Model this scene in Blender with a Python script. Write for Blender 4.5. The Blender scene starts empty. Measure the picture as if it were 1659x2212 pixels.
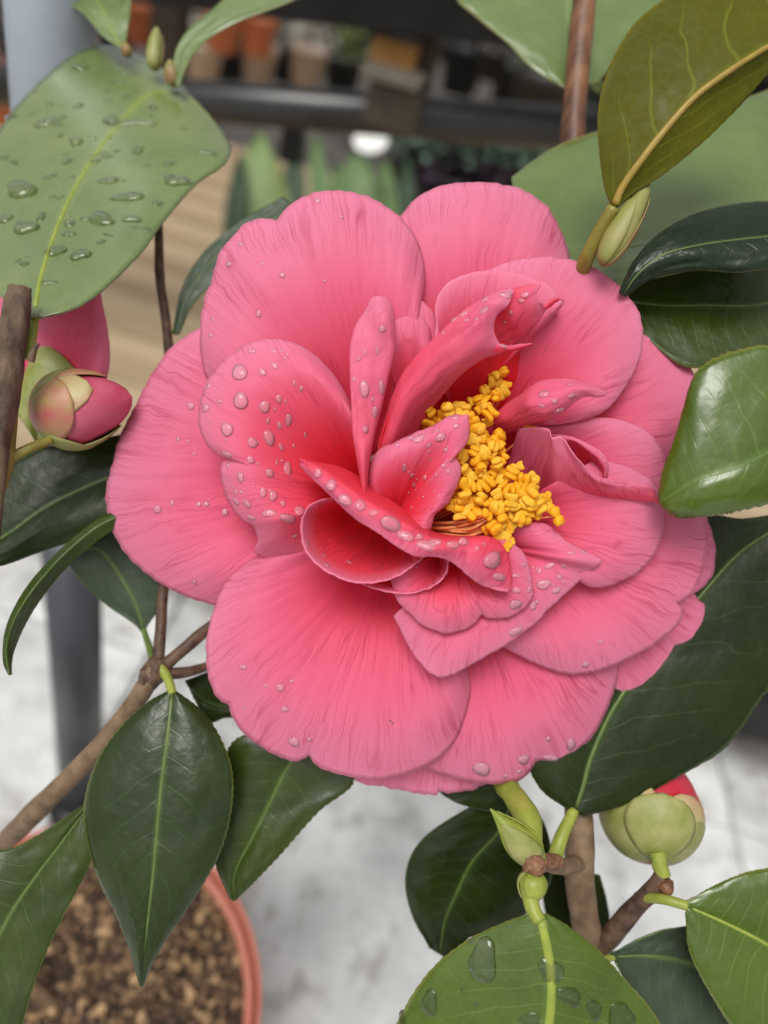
import bpy, math, random
import numpy as np
from mathutils import Vector, Matrix, noise
from mathutils.bvhtree import BVHTree
random.seed(7)
sc = bpy.context.scene
COL = sc.collection
R = math.radians

# ------------------------------------------------------------------ camera
# Plan coordinates: (x, y) on the flower plane, h = height toward the lens, 1 unit = S metres.
CX, CY, F = 829.5, 1106.0, 1597.0
S = 0.15 / F
up_c = Vector((.227, .760, .609)).normalized()          # world up seen from the camera (tilted down and rolled)
fw_c = Vector((0, 0, -1)); fw_c = (fw_c - up_c * fw_c.dot(up_c)).normalized()
rt_c = fw_c.cross(up_c).normalized()
ROT = Matrix((rt_c, fw_c, up_c))                        # camera axes -> world axes
CAM = Vector((0, 0, .5))
cd = bpy.data.cameras.new('camera'); cam = bpy.data.objects.new('camera', cd); COL.objects.link(cam)
cam.matrix_world = Matrix.Translation(CAM) @ ROT.to_4x4()
cd.sensor_fit = 'VERTICAL'; cd.sensor_height = 36.0; cd.lens = 36.0 * F / 2212.0
cd.clip_start = .005; cd.clip_end = 300
cd.dof.use_dof = True; cd.dof.focus_distance = (F + 50) * S; cd.dof.aperture_fstop = 7.0; cd.dof.aperture_blades = 0
sc.camera = cam

# ------------------------------------------------------------------ light: bright overcast
SUN_EL, SUN_AZ = R(62), R(-150)                          # azimuth clockwise from +Y
w = bpy.data.worlds.new('World'); sc.world = w; w.use_nodes = True
nt = w.node_tree; nt.nodes.clear()
sky = nt.nodes.new('ShaderNodeTexSky'); sky.sky_type = 'NISHITA'; sky.sun_disc = False
sky.sun_elevation = SUN_EL; sky.sun_rotation = SUN_AZ; sky.air_density = 1.0; sky.dust_density = 4.0; sky.ozone_density = 1.0
hs = nt.nodes.new('ShaderNodeHueSaturation'); hs.inputs['Saturation'].default_value = .08
bg = nt.nodes.new('ShaderNodeBackground'); bg.inputs['Strength'].default_value = .095
wo = nt.nodes.new('ShaderNodeOutputWorld')
nt.links.new(sky.outputs[0], hs.inputs['Color']); nt.links.new(hs.outputs[0], bg.inputs[0]); nt.links.new(bg.outputs[0], wo.inputs[0])
sl = bpy.data.lights.new('sun', 'SUN'); sl.energy = 1.4; sl.angle = R(28); sl.color = (1, .97, .92)
sun = bpy.data.objects.new('sun', sl); COL.objects.link(sun)
sd = Vector((math.sin(SUN_AZ) * math.cos(SUN_EL), math.cos(SUN_AZ) * math.cos(SUN_EL), math.sin(SUN_EL)))
sun.rotation_euler = sd.to_track_quat('Z', 'Y').to_euler(); sun.location = sd * 5
sc.view_settings.view_transform = 'Standard'; sc.view_settings.look = 'None'
sc.view_settings.exposure = 0.42; sc.view_settings.gamma = 1
sc.cycles.max_bounces = 14; sc.cycles.diffuse_bounces = 6; sc.cycles.transmission_bounces = 10; sc.cycles.glossy_bounces = 4
sc.cycles.sample_clamp_indirect = 6

# ------------------------------------------------------------------ helpers
def U(x, y, h):
    k = (F - h) / F
    return ((x - CX) * k, -(y - CY) * k, h)
def Ua(P):
    P = np.asarray(P, float); k = (F - P[..., 2]) / F
    return np.stack([(P[..., 0] - CX) * k, -(P[..., 1] - CY) * k, P[..., 2]], -1)
RN = np.array(ROT); CN = np.array(CAM)
def to_w(V):
    V = np.array(V, float); V[:, 2] -= F
    return (V * S) @ RN.T + CN
def at(x, y, d):                                        # pixel direction at depth d metres
    v = Vector(((x - CX) / F, -(y - CY) / F, -1)) * d
    return CAM + ROT @ v
def at_z(x, y, z):
    v = ROT @ Vector(((x - CX) / F, -(y - CY) / F, -1))
    return CAM + v * ((z - CAM.z) / v.z)

WORG = {}
def empty(name, loc, parent=None):
    o = bpy.data.objects.new(name, None); COL.objects.link(o); o.empty_display_size = .01
    WORG[o.name] = Vector(loc)
    o.location = Vector(loc) - (WORG[parent.name] if parent else Vector())
    o.parent = parent
    return o
def tag(o, label=None, cat=None, group=None, kind=None):
    for k, v in (('label', label), ('category', cat), ('group', group), ('kind', kind)):
        if v: o[k] = v
    return o
def mk(name, V, Fc, mat, parent=None, uv=None, smooth=True, world=False, org=None):
    W = np.array(V, float) if world else to_w(V)
    if org is None: org = W.mean(0)
    me = bpy.data.meshes.new(name)
    me.from_pydata((W - org).tolist(), [], Fc)
    if uv is not None:
        ul = me.uv_layers.new(name='UVMap')
        idx = np.empty(len(me.loops), int); me.loops.foreach_get('vertex_index', idx)
        ul.data.foreach_set('uv', np.asarray(uv, float)[idx].ravel())
    me.polygons.foreach_set('use_smooth', [smooth] * len(me.polygons))
    me.materials.append(mat)
    me.update()
    o = bpy.data.objects.new(name, me); COL.objects.link(o)
    WORG[o.name] = Vector(org)
    o.location = Vector(org) - (WORG[parent.name] if parent else Vector())
    o.parent = parent
    return o
def clone(o, name, loc, parent, rot=None, scale=None):
    c = o.copy(); c.name = name; COL.objects.link(c)
    WORG[c.name] = Vector(loc); c.parent = parent
    c.location = Vector(loc) - (WORG[parent.name] if parent else Vector())
    if rot is not None: c.rotation_mode = 'QUATERNION'; c.rotation_quaternion = rot
    if scale is not None: c.scale = scale
    return c
def solid(o, t, off=0):
    m = o.modifiers.new('thickness', 'SOLIDIFY'); m.thickness = t; m.offset = off; return o
def cr(P, n=None, step=None, closed=False):             # Catmull-Rom through the rows of P
    P = np.asarray(P, float)
    if step:
        L = np.linalg.norm(np.diff(P[..., :2] if P.ndim == 2 else P[:, 0, :2], axis=0), axis=-1).sum(); n = max(8, int(L / step))
    m = len(P); t = np.linspace(0, m - 1, n); i = np.minimum(t.astype(int), m - 2); f = (t - i)
    f = f.reshape((-1,) + (1,) * (P.ndim - 1))
    a = np.concatenate([2 * P[:1] - P[1:2], P, 2 * P[-1:] - P[-2:-1]])
    p0, p1, p2, p3 = a[i], a[i + 1], a[i + 2], a[i + 3]
    return .5 * (2 * p1 + (p2 - p0) * f + (2 * p0 - 5 * p1 + 4 * p2 - p3) * f**2 + (3 * p1 - p0 - 3 * p2 + p3) * f**3)
def gridf(n, m, wrap=False):
    q = []
    for i in range(n - 1):
        for j in range(m - 1 if not wrap else m):
            k = (j + 1) % m
            q.append((i * m + j, i * m + k, (i + 1) * m + k, (i + 1) * m + j))
    return q
def nz(x, y, s):
    return noise.noise(Vector((x, y, s * 7.31)))
def tube_v(P, rad, n=12):                               # P: points (unit or world space), returns verts+faces
    P = np.asarray(P, float); rad = np.broadcast_to(rad, len(P)); V = []; Fc = []
    ref = np.array([.31, .22, .92])
    for i in range(len(P)):
        t = P[min(i + 1, len(P) - 1)] - P[max(i - 1, 0)]; t /= np.linalg.norm(t) + 1e-12
        a = np.cross(t, ref); a /= np.linalg.norm(a) + 1e-12; b = np.cross(t, a)
        for k in range(n):
            c = 2 * math.pi * k / n
            V.append(P[i] + rad[i] * (math.cos(c) * a + math.sin(c) * b))
    Fc = gridf(len(P), n, True)
    Fc.append(tuple(range(n - 1, -1, -1))); Fc.append(tuple(range((len(P) - 1) * n, len(P) * n)))
    return V, Fc

# ------------------------------------------------------------------ materials
def new_mat(name):
    m = bpy.data.materials.new(name); m.use_nodes = True; t = m.node_tree
    for n in list(t.nodes): t.nodes.remove(n)
    return m, t
class NB:
    def __init__(s, t): s.t = t
    def n(s, typ, **kw):
        nd = s.t.nodes.new(typ)
        for k, v in kw.items():
            if k in nd.inputs.keys():
                i = nd.inputs[k]
                if hasattr(v, 'is_output'): s.t.links.new(v, i)
                else: i.default_value = v
            else: setattr(nd, k, v)
        return nd
    def link(s, a, b): s.t.links.new(a, b)
    def math(s, op, a, b=None, c=None, clamp=False):
        nd = s.t.nodes.new('ShaderNodeMath'); nd.operation = op; nd.use_clamp = clamp
        for i, v in enumerate((a, b, c)):
            if v is None: continue
            if hasattr(v, 'is_output'): s.t.links.new(v, nd.inputs[i])
            else: nd.inputs[i].default_value = v
        return nd.outputs[0]
    def mix(s, fac, a, b, blend='MIX'):
        nd = s.t.nodes.new('ShaderNodeMix'); nd.data_type = 'RGBA'; nd.blend_type = blend
        for i, v in ((0, fac), (6, a), (7, b)):
            if hasattr(v, 'is_output'): s.t.links.new(v, nd.inputs[i])
            else: nd.inputs[i].default_value = v if not isinstance(v, tuple) or len(v) == 4 else (*v, 1)
        return nd.outputs[2]
    def ramp(s, fac, stops):
        nd = s.t.nodes.new('ShaderNodeValToRGB'); e = nd.color_ramp.elements
        while len(e) > 1: e.remove(e[-1])
        for i, (p, c) in enumerate(stops):
            el = e[0] if i == 0 else e.new(p)
            el.position = p; el.color = (*c, 1) if len(c) == 3 else c
        s.t.links.new(fac, nd.inputs[0]); return nd.outputs[0]
    def noise(s, vec, scale, detail=2, rough=.5, dist=0):
        nd = s.t.nodes.new('ShaderNodeTexNoise'); nd.inputs['Scale'].default_value = scale
        nd.inputs['Detail'].default_value = detail; nd.inputs['Roughness'].default_value = rough; nd.inputs['Distortion'].default_value = dist
        if vec is not None: s.t.links.new(vec, nd.inputs['Vector'])
        return nd.outputs['Fac']
    def maprange(s, v, a, b, c=0., d=1.):
        nd = s.t.nodes.new('ShaderNodeMapRange'); nd.inputs[1].default_value = a; nd.inputs[2].default_value = b
        nd.inputs[3].default_value = c; nd.inputs[4].default_value = d; s.t.links.new(v, nd.inputs[0]); return nd.outputs[0]

def petal_mat(name, rim=(.82, .27, .43), mid=(.84, .15, .28), base=(.83, .035, .085), trans=.34, rough=.5, knee=.24):
    m, t = new_mat(name); b = NB(t)
    uv = b.n('ShaderNodeUVMap').outputs[0]
    sx = b.n('ShaderNodeSeparateXYZ'); b.link(uv, sx.inputs[0]); u, v = sx.outputs[0], sx.outputs[1]
    obj = b.n('ShaderNodeTexCoord').outputs['Object']
    wob = b.noise(obj, 160, 2)
    uw = b.math('ADD', u, b.math('MULTIPLY', wob, .35))
    def veins(fu, fv, w0, w1, off):
        c = b.n('ShaderNodeCombineXYZ')
        b.link(b.math('MULTIPLY', uw, fu), c.inputs[0]); b.link(b.math('MULTIPLY', v, fv), c.inputs[1]); c.inputs[2].default_value = off
        n = b.noise(c.outputs[0], 1.0, 1, .4, .0)
        r = b.math('ABSOLUTE', b.math('SUBTRACT', n, .5))
        return b.maprange(r, w0, w1, 1, 0), n
    v1, n1 = veins(3.3, 1.3, .0, .030, 1.)
    v2, n2 = veins(8.5, 2.4, .0, .055, 9.)
    v2 = b.math('MULTIPLY', v2, b.maprange(v, .45, .85, 0, .5))
    vv = b.math('MAXIMUM', v1, v2)
    patch = b.maprange(b.noise(obj, 75, 2), .38, .62, .08, 1)
    vv = b.math('MULTIPLY', vv, patch)
    col = b.ramp(v, [(0, base), (knee, base), (knee * .5 + .53, mid), (.97, rim), (1, tuple(min(.92, c * 1.1 + .03) for c in rim))])
    big = b.maprange(b.noise(obj, 45, 2), .3, .7, 0, 1)
    col = b.mix(b.math('MULTIPLY', big, .28), col, (.84, .12, .22))
    fine = b.noise(obj, 2600, 2, .7)
    col = b.mix(b.maprange(fine, .25, .75, .0, .10), col, (.9, .36, .46))
    col = b.mix(b.math('MULTIPLY', vv, .6), col, (.50, .03, .09))
    bm = b.math('SUBTRACT', b.math('MULTIPLY', fine, .35), b.math('MULTIPLY', vv, .8))
    bm = b.math('ADD', bm, b.math('MULTIPLY', n2, .8))
    bp = b.n('ShaderNodeBump', Strength=.42, Distance=.00012); b.link(bm, bp.inputs['Height'])
    p = b.n('ShaderNodeBsdfPrincipled', Roughness=rough); p.inputs['Specular IOR Level'].default_value = .2
    p.inputs['Sheen Weight'].default_value = .03; p.inputs['Sheen Roughness'].default_value = .4
    b.link(col, p.inputs['Base Color']); b.link(bp.outputs[0], p.inputs['Normal'])
    tr = b.n('ShaderNodeBsdfTranslucent'); b.link(b.mix(.5, col, (.95, .18, .28), 'MIX'), tr.inputs['Color']); b.link(bp.outputs[0], tr.inputs['Normal'])
    mx = b.n('ShaderNodeMixShader'); mx.inputs[0].default_value = trans
    b.link(p.outputs[0], mx.inputs[1]); b.link(tr.outputs[0], mx.inputs[2])
    o = b.n('ShaderNodeOutputMaterial'); b.link(mx.outputs[0], o.inputs[0])
    return m

def leaf_mat(name, c0, c1, vein=(.16, .26, .05), rough=.28, veinw=.5, trans=.08, spec=.5, under=None, nl=11, seedv=0., bump=.5, edge=(.2, .27, .05), coat=.0, ior=1.5):
    m, t = new_mat(name); b = NB(t)
    uv = b.n('ShaderNodeUVMap').outputs[0]
    sx = b.n('ShaderNodeSeparateXYZ'); b.link(uv, sx.inputs[0]); s_, v = sx.outputs[0], sx.outputs[1]
    obj = b.n('ShaderNodeTexCoord').outputs['Object']
    a = b.math('ABSOLUTE', s_)
    sgn = b.math('SIGN', s_)
    nw = b.noise(obj, 70, 2)
    # lateral veins leave the midrib slantwise and loop before the margin
    ph = b.math('ADD', b.math('SUBTRACT', b.math('MULTIPLY', v, nl), b.math('MULTIPLY', b.math('POWER', a, 1.3), 2.1)), b.math('MULTIPLY', nw, 1.3))
    ph = b.math('ADD', ph, b.math('MULTIPLY', sgn, .23))
    tri = b.math('ABSOLUTE', b.math('SUBTRACT', b.math('FRACT', ph), .5))
    lat = b.maprange(tri, .0, .055, 1, 0)
    lat = b.math('MULTIPLY', lat, b.maprange(a, .55, .9, 1, 0))
    vo = b.n('ShaderNodeTexVoronoi', feature='DISTANCE_TO_EDGE', Scale=330.0); b.link(obj, vo.inputs['Vector'])
    net = b.maprange(vo.outputs['Distance'], 0, .09, 1, 0)
    big = b.maprange(b.noise(obj, 55, 3, .6), .3, .7, 0, 1)
    col = b.mix(big, c0, c1)
    col = b.mix(b.math('MULTIPLY', lat, veinw * .6), col, vein)
    col = b.mix(b.math('MULTIPLY', net, veinw * .11), col, vein)
    col = b.mix(b.maprange(a, .0, .075, .55, 0), col, vein)
    col = b.mix(b.maprange(a, .965, 1., 0, .85), col, edge)
    fine = b.noise(obj, 1500, 3, .6)
    col = b.mix(b.maprange(fine, .3, .75, 0, .25), col, c1)
    sp_ = b.n('ShaderNodeTexVoronoi', Scale=140.0); b.link(obj, sp_.inputs['Vector'])
    col = b.mix(b.math('MULTIPLY', b.maprange(sp_.outputs['Distance'], .035, .075, 1, 0), b.maprange(b.noise(obj, 60, 1), .5, .6, 0, .8)), col, (.07, .05, .02))
    if under:
        geo = b.n('ShaderNodeNewGeometry')
        col = b.mix(geo.outputs['Backfacing'], col, under)
    hgt = b.math('ADD', b.math('MULTIPLY', lat, -.12), b.math('MULTIPLY', b.math('ADD', b.noise(obj, 170, 2, .5), b.math('MULTIPLY', b.noise(obj, 60, 1), 2.2)), 1.8))
    hgt = b.math('ADD', hgt, b.math('MULTIPLY', net, -.05))
    hgt = b.math('ADD', hgt, b.math('MULTIPLY', fine, .12))
    bp = b.n('ShaderNodeBump', Strength=bump, Distance=.0004); b.link(hgt, bp.inputs['Height'])
    p = b.n('ShaderNodeBsdfPrincipled'); p.inputs['Specular IOR Level'].default_value = spec
    b.link(b.maprange(b.noise(obj, 320, 3, .6), .3, .7, rough * .75, rough * 1.35), p.inputs['Roughness'])
    p.inputs['Coat Weight'].default_value = coat; p.inputs['Coat IOR'].default_value = 1.7 if coat >= 1 else 1.5; p.inputs['Coat Roughness'].default_value = .28; p.inputs['IOR'].default_value = ior
    b.link(col, p.inputs['Base Color']); b.link(bp.outputs[0], p.inputs['Normal'])
    tr = b.n('ShaderNodeBsdfTranslucent'); b.link(b.mix(.5, col, (.25, .40, .03), 'MIX'), tr.inputs['Color'])
    mx = b.n('ShaderNodeMixShader'); mx.inputs[0].default_value = trans
    b.link(p.outputs[0], mx.inputs[1]); b.link(tr.outputs[0], mx.inputs[2])
    o = b.n('ShaderNodeOutputMaterial'); b.link(mx.outputs[0], o.inputs[0])
    return m

def plain_mat(name, c0, c1=None, rough=.6, scale=200, detail=4, metal=0, bump=.0, dist=.0005, spec=.5, stops=(.35, .65), stretch=None, sss=0, trans=0.):
    m, t = new_mat(name); b = NB(t)
    obj = b.n('ShaderNodeTexCoord').outputs['Object']
    if stretch:
        mp = b.n('ShaderNodeMapping'); mp.inputs['Scale'].default_value = stretch; b.link(obj, mp.inputs[0]); obj = mp.outputs[0]
    n = b.noise(obj, scale, detail, .6)
    col = b.mix(b.maprange(n, stops[0], stops[1], 0, 1), c0, c1 or c0)
    p = b.n('ShaderNodeBsdfPrincipled', Roughness=rough, Metallic=metal); p.inputs['Specular IOR Level'].default_value = spec
    b.link(col, p.inputs['Base Color'])
    if bump:
        bp = b.n('ShaderNodeBump', Strength=bump, Distance=dist); b.link(b.noise(obj, scale * 2, 4, .6), bp.inputs['Height']); b.link(bp.outputs[0], p.inputs['Normal'])
    out = p.outputs[0]
    if trans:
        tr = b.n('ShaderNodeBsdfTranslucent'); b.link(col, tr.inputs['Color'])
        mx = b.n('ShaderNodeMixShader'); mx.inputs[0].default_value = trans
        b.link(out, mx.inputs[1]); b.link(tr.outputs[0], mx.inputs[2]); out = mx.outputs[0]
    o = b.n('ShaderNodeOutputMaterial'); b.link(out, o.inputs[0])
    return m

PETAL = petal_mat('petal_pink')
PETAL_IN = petal_mat('petal_pink_inner', rim=(.83, .25, .40), mid=(.86, .105, .19), base=(.86, .008, .022), trans=.32, knee=.30)
PETAL_CUP = petal_mat('petal_deep', rim=(.84, .24, .37), mid=(.88, .045, .08), base=(.86, .002, .006), trans=.28, knee=.62)
def water_mat(name, clear, lit_mix):
    m, t = new_mat(name); b = NB(t)
    gl = b.n('ShaderNodeBsdfGlass', Roughness=.0, IOR=1.333)
    tp = b.n('ShaderNodeBsdfTransparent'); tp.inputs[0].default_value = (1, 1, 1, 1)
    mx = b.n('ShaderNodeMixShader'); mx.inputs[0].default_value = clear; b.link(gl.outputs[0], mx.inputs[1]); b.link(tp.outputs[0], mx.inputs[2])
    df = b.n('ShaderNodeBsdfDiffuse'); df.inputs[0].default_value = (1, .74, .84, 1)  # sky reflection and caustic brightness of the drop, painted as pinkish diffuse
    m2 = b.n('ShaderNodeMixShader'); m2.inputs[0].default_value = lit_mix; b.link(mx.outputs[0], m2.inputs[1]); b.link(df.outputs[0], m2.inputs[2])
    fr = b.n('ShaderNodeFresnel', IOR=1.36); gs = b.n('ShaderNodeBsdfGlossy', Roughness=.06)
    m3 = b.n('ShaderNodeMixShader'); b.link(fr.outputs[0], m3.inputs[0]); b.link(m2.outputs[0], m3.inputs[1]); b.link(gs.outputs[0], m3.inputs[2])
    o = b.n('ShaderNodeOutputMaterial'); b.link(m3.outputs[0], o.inputs[0]); return m
WATER = water_mat('water_on_petal', .86, .17)
WATER_L = water_mat('water_on_leaf', .3, .0)

LEAF_WET = leaf_mat('leaf_wet_sky_sheen', (.11, .175, .030), (.175, .235, .055), vein=(.24, .32, .06), rough=.26, spec=.5, coat=1., ior=1.8, veinw=.2, bump=.3, edge=(.1, .15, .04))  # pale base colour carries part of the sky sheen
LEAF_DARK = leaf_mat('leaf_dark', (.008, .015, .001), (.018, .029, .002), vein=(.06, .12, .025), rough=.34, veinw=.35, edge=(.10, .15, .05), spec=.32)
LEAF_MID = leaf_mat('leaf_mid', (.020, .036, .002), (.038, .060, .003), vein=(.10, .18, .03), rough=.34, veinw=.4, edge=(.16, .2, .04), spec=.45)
LEAF_GLOSS = leaf_mat('leaf_gloss', (.046, .085, .002), (.082, .130, .006), vein=(.14, .24, .04), rough=.26, veinw=.85, spec=.55, edge=(.25, .25, .05), coat=.3)
LEAF_PALE = leaf_mat('leaf_pale', (.085, .145, .016), (.14, .21, .034), vein=(.2, .3, .08), rough=.36, veinw=.25, bump=.3, edge=(.3, .3, .06), spec=.5, coat=1., ior=1.6)
LEAF_OLIVE = leaf_mat('leaf_olive_underside', (.085, .084, .003), (.12, .115, .005), vein=(.30, .33, .03), rough=.55, veinw=.7, nl=6, bump=.3, edge=(.2, .17, .02), spec=.2, trans=.25)
LEAF_GREYG = leaf_mat('leaf_grey_green', (.03, .05, .025), (.045, .07, .035), rough=.45, veinw=.3, spec=.4)  # dark grey-green leaf colour
MIDRIB_Y = plain_mat('midrib_yellow', (.25, .32, .045), (.33, .38, .06), rough=.4, scale=300, trans=.1)
MIDRIB_G = plain_mat('midrib_green', (.075, .12, .022), (.11, .165, .03), rough=.4, scale=300)
MIDRIB_O = plain_mat('midrib_ochre', (.30, .19, .03), (.36, .26, .05), rough=.45, scale=300)
STEM_G = plain_mat('stem_green', (.22, .28, .035), (.33, .37, .06), rough=.45, scale=260, bump=.2, dist=.0003, trans=.05)
STEM_OL = plain_mat('stem_olive', (.20, .16, .025), (.28, .25, .04), rough=.4, scale=200, bump=.15, dist=.0003)
BARK = plain_mat('bark', (.05, .03, .018), (.17, .11, .065), rough=.75, scale=260, bump=.8, dist=.0008, stretch=(1, 1, .35))
BARK_G = plain_mat('bark_grey', (.13, .08, .042), (.24, .155, .09), rough=.7, scale=260, bump=.4, dist=.0005)
BARK_R = plain_mat('bark_red', (.07, .028, .014), (.27, .115, .05), rough=.5, scale=170, bump=.5, dist=.0004, stretch=(1, 1, .3))
BARK_T = plain_mat('bark_twig', (.045, .022, .012), (.15, .085, .05), rough=.6, scale=300, bump=.5, dist=.0004)
BUD_G = plain_mat('bud_scale_green', (.22, .26, .05), (.38, .36, .14), rough=.45, scale=160, trans=.1)
BUD_P = plain_mat('bud_scale_pink', (.40, .35, .12), (.50, .13, .12), rough=.45, scale=120, trans=.1)
BUD_CR = plain_mat('bud_scale_cream', (.50, .45, .20), (.52, .30, .17), rough=.45, scale=120, trans=.1)
BUD_T2 = plain_mat('bud_scale_olive', (.22, .24, .05), (.30, .27, .09), rough=.5, scale=160)
BUD_TAN = plain_mat('bud_scale_tan', (.26, .22, .07), (.24, .13, .05), rough=.5, scale=200)
BUD_RED = plain_mat('bud_petal_red', (.55, .012, .03), (.62, .06, .11), rough=.4, scale=90, trans=.15)
BUD_DK = plain_mat('bud_petal_pink', (.50, .03, .08), (.62, .13, .2), rough=.4, scale=90, trans=.15)
ANTHER = plain_mat('anther_yellow', (.98, .47, .008), (1., .60, .02), rough=.6, scale=1400, bump=.7, dist=.0002, trans=.3)
ANTHER2 = plain_mat('anther_pale', (1., .58, .02), (1., .68, .07), rough=.6, scale=1400, bump=.7, dist=.0002, trans=.3)
FILAM = plain_mat('filament_orange', (.90, .30, .09), (.92, .46, .18), rough=.5, scale=300, trans=.3)
SCAR = plain_mat('scar_brown', (.14, .05, .02), (.30, .16, .09), rough=.8, scale=900, bump=.6, dist=.0003)

# ------------------------------------------------------------------ surface builders
def fan(B, hB, outline, hr, bulge=0, p=2.0, curl=14, wave=6, seed=0, v0=.05, nv=40, step=6, kdir=0):
    O = np.array([(q[0], q[1], q[2] if len(q) > 2 else hr) for q in outline], float)
    P = cr(O, step=step); n = len(P); Bx = np.array(B, float)
    L = np.linalg.norm(P[:, :2] - Bx, axis=1)
    k = max(3, n // 14); ker = np.hanning(2 * k + 1); ker /= ker.sum()
    Ls = np.convolve(np.pad(L, k, mode='edge'), ker, 'valid'); Hs = P[:, 2]
    arc = np.concatenate([[0], np.cumsum(np.linalg.norm(np.diff(P[:, :2], axis=0), axis=1))]) / 100.
    V = np.zeros((nv + 1, n, 3)); UV = np.zeros((nv + 1, n, 2))
    for j in range(nv + 1):
        v = v0 + (1 - v0) * (j / nv)
        ve = np.clip(v * L / Ls, 0, 1.06)
        g = np.where(ve < 1, 1 - np.abs(1 - ve)**p, 1.)
        h = hB + (Hs - hB) * g + bulge * 4 * ve * np.clip(1 - ve, 0, 1) - curl * np.clip((ve - .78) / .22, 0, 1.2)**2
        jit = np.array([nz(a * .9 + seed * 3.1, v * 2.2, seed) for a in arc]) * wave * v**1.3
        jit += np.array([nz(a * 3.1 + seed, v * 5.0, seed + 5) for a in arc]) * wave * .22 * v
        jit += np.array([nz(a * 5.5 + v * .8, v * 1.3, seed + 9) for a in arc]) * 1.1 * np.clip(ve, 0, 1)**2
        V[j, :, 0] = Bx[0] + (P[:, 0] - Bx[0]) * v; V[j, :, 1] = Bx[1] + (P[:, 1] - Bx[1]) * v; V[j, :, 2] = h + jit
        # tiny irregularity of the margin
        if j == nv:
            e = np.array([nz(a * 6 + seed, 0, seed + 2) for a in arc]) * 3.0 + np.array([nz(a * 17 + seed, 0, seed + 4) for a in arc]) * 1.2
            d = (P[:, :2] - Bx) / L[:, None]; V[j, :, :2] += d * e[:, None]
        UV[j, :, 0] = arc + seed * 3.7; UV[j, :, 1] = ve
    return Ua(V).reshape(-1, 3), gridf(nv + 1, n), UV.reshape(-1, 2)

def loft(rows, n=50, m=34, seed=0, wave=2.5, vdir=1, va=1., vb=.25):
    """rows: list of rows of (x,y,h). Interpolated both ways. UV: u along the rows, v across (0..1)."""
    A = np.asarray(rows, float); A = cr(A, n=n); A = cr(np.swapaxes(A, 0, 1), n=m); A = np.swapaxes(A, 0, 1)
    arc = np.concatenate([[0], np.cumsum(np.linalg.norm(np.diff(A.mean(1)[:, :2], axis=0), axis=1))]) / 100.
    UV = np.zeros((n, m, 2))
    for i in range(n):
        for j in range(m):
            A[i, j, 2] += wave * nz(arc[i] * 2.2, j / m * 3, seed) * 2 + 2.2 * nz(arc[i] * 6, j / m * 5, seed + 2)
            if j in (0, m - 1) or i in (0, n - 1): A[i, j, :2] += 1.5 * np.array([nz(arc[i] * 15, j * .4, seed + 3), nz(arc[i] * 15, j * .4, seed + 6)])
            UV[i, j] = (arc[i] + seed, va + (vb - va) * j / (m - 1))
    if vdir == 2:                                       # veins run along the rows' stacking direction
        wid = np.linalg.norm(A[n // 2, -1, :2] - A[n // 2, 0, :2]) / 100.
        for i in range(n):
            for j in range(m): UV[i, j] = (j / m * wid + seed, va + (vb - va) * i / (n - 1))
    return Ua(A).reshape(-1, 3), gridf(n, m), UV.reshape(-1, 2)

# ------------------------------------------------------------------ the plant
SOIL_C = at(150, 2190, .30); SOIL_Z = SOIL_C.z
plant = empty('camellia_plant', (SOIL_C.x, SOIL_C.y, SOIL_Z))
tag(plant, 'camellia bush with an open pink flower, buds and glossy green leaves wet with rain', 'plant')
flower = empty('flower', to_w([U(940, 1110, -300)])[0], plant)
flower['label'] = 'large open pink flower with yellow stamens, beaded with raindrops'

PB = []                                                 # petal surfaces in unit space for placing drops
def petal(name, data, mat=PETAL, label=None, par=None, th=2.0, rec=True):
    V, Fc, uv = data
    o = mk(name, V, Fc, mat, par or flower, uv)
    solid(o, th * S)
    if label: o['label'] = label
    if rec: PB.append((V, Fc))
    return o

C0 = (960, 1120)
# --- outermost whorl
petal('petal', fan((960, 1180), -330, [(640, 1500), (700, 1620), (770, 1686), (820, 1698), (860, 1705), (900, 1713), (940, 1718), (947, 1710), (975, 1712), (1040, 1698), (1100, 1640), (1150, 1500)], -245, 20, seed=1))
petal('petal', fan((1100, 1130), -320, [(1440, 960), (1500, 1060), (1530, 1130), (1543, 1170), (1545, 1210), (1536, 1248), (1510, 1275), (1470, 1300), (1400, 1340)], -215, 20, seed=2))
petal('petal', fan((1080, 1140), -320, [(1470, 1230), (1505, 1290), (1522, 1308), (1531, 1340), (1524, 1368), (1500, 1392), (1478, 1400), (1466, 1404), (1467, 1425), (1455, 1460), (1425, 1492), (1385, 1516), (1350, 1528), (1310, 1534), (1240, 1520), (1150, 1470)], -225, 25, seed=3))
petal('petal', fan((800, 1040), -310, [(600, 690), (510, 690), (435, 708), (372, 750), (330, 805), (300, 862), (270, 920), (252, 965), (244, 1003), (230, 1050), (230, 1088), (236, 1128), (255, 1170), (280, 1205), (312, 1235), (350, 1262), (395, 1285), (432, 1298), (466, 1307), (530, 1300), (640, 1260)], -185, 45, seed=4, curl=30, wave=10))
petal('petal', fan((985, 940), -310, [(820, 620), (840, 510), (868, 464), (898, 430), (930, 410), (968, 399), (1010, 394), (1050, 394), (1090, 399), (1125, 409), (1158, 428), (1183, 447), (1190, 458), (1205, 485), (1220, 520), (1230, 556), (1245, 640), (1240, 720)], -165, 40, seed=5, curl=26, wave=9))
petal('petal', fan((1080, 1000), -300, [(1300, 720), (1389, 722), (1419, 734), (1449, 753), (1479, 781), (1502, 812), (1510, 860), (1500, 905), (1480, 945), (1450, 985), (1400, 1020)], -160, 30, seed=6, curl=20))
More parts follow.
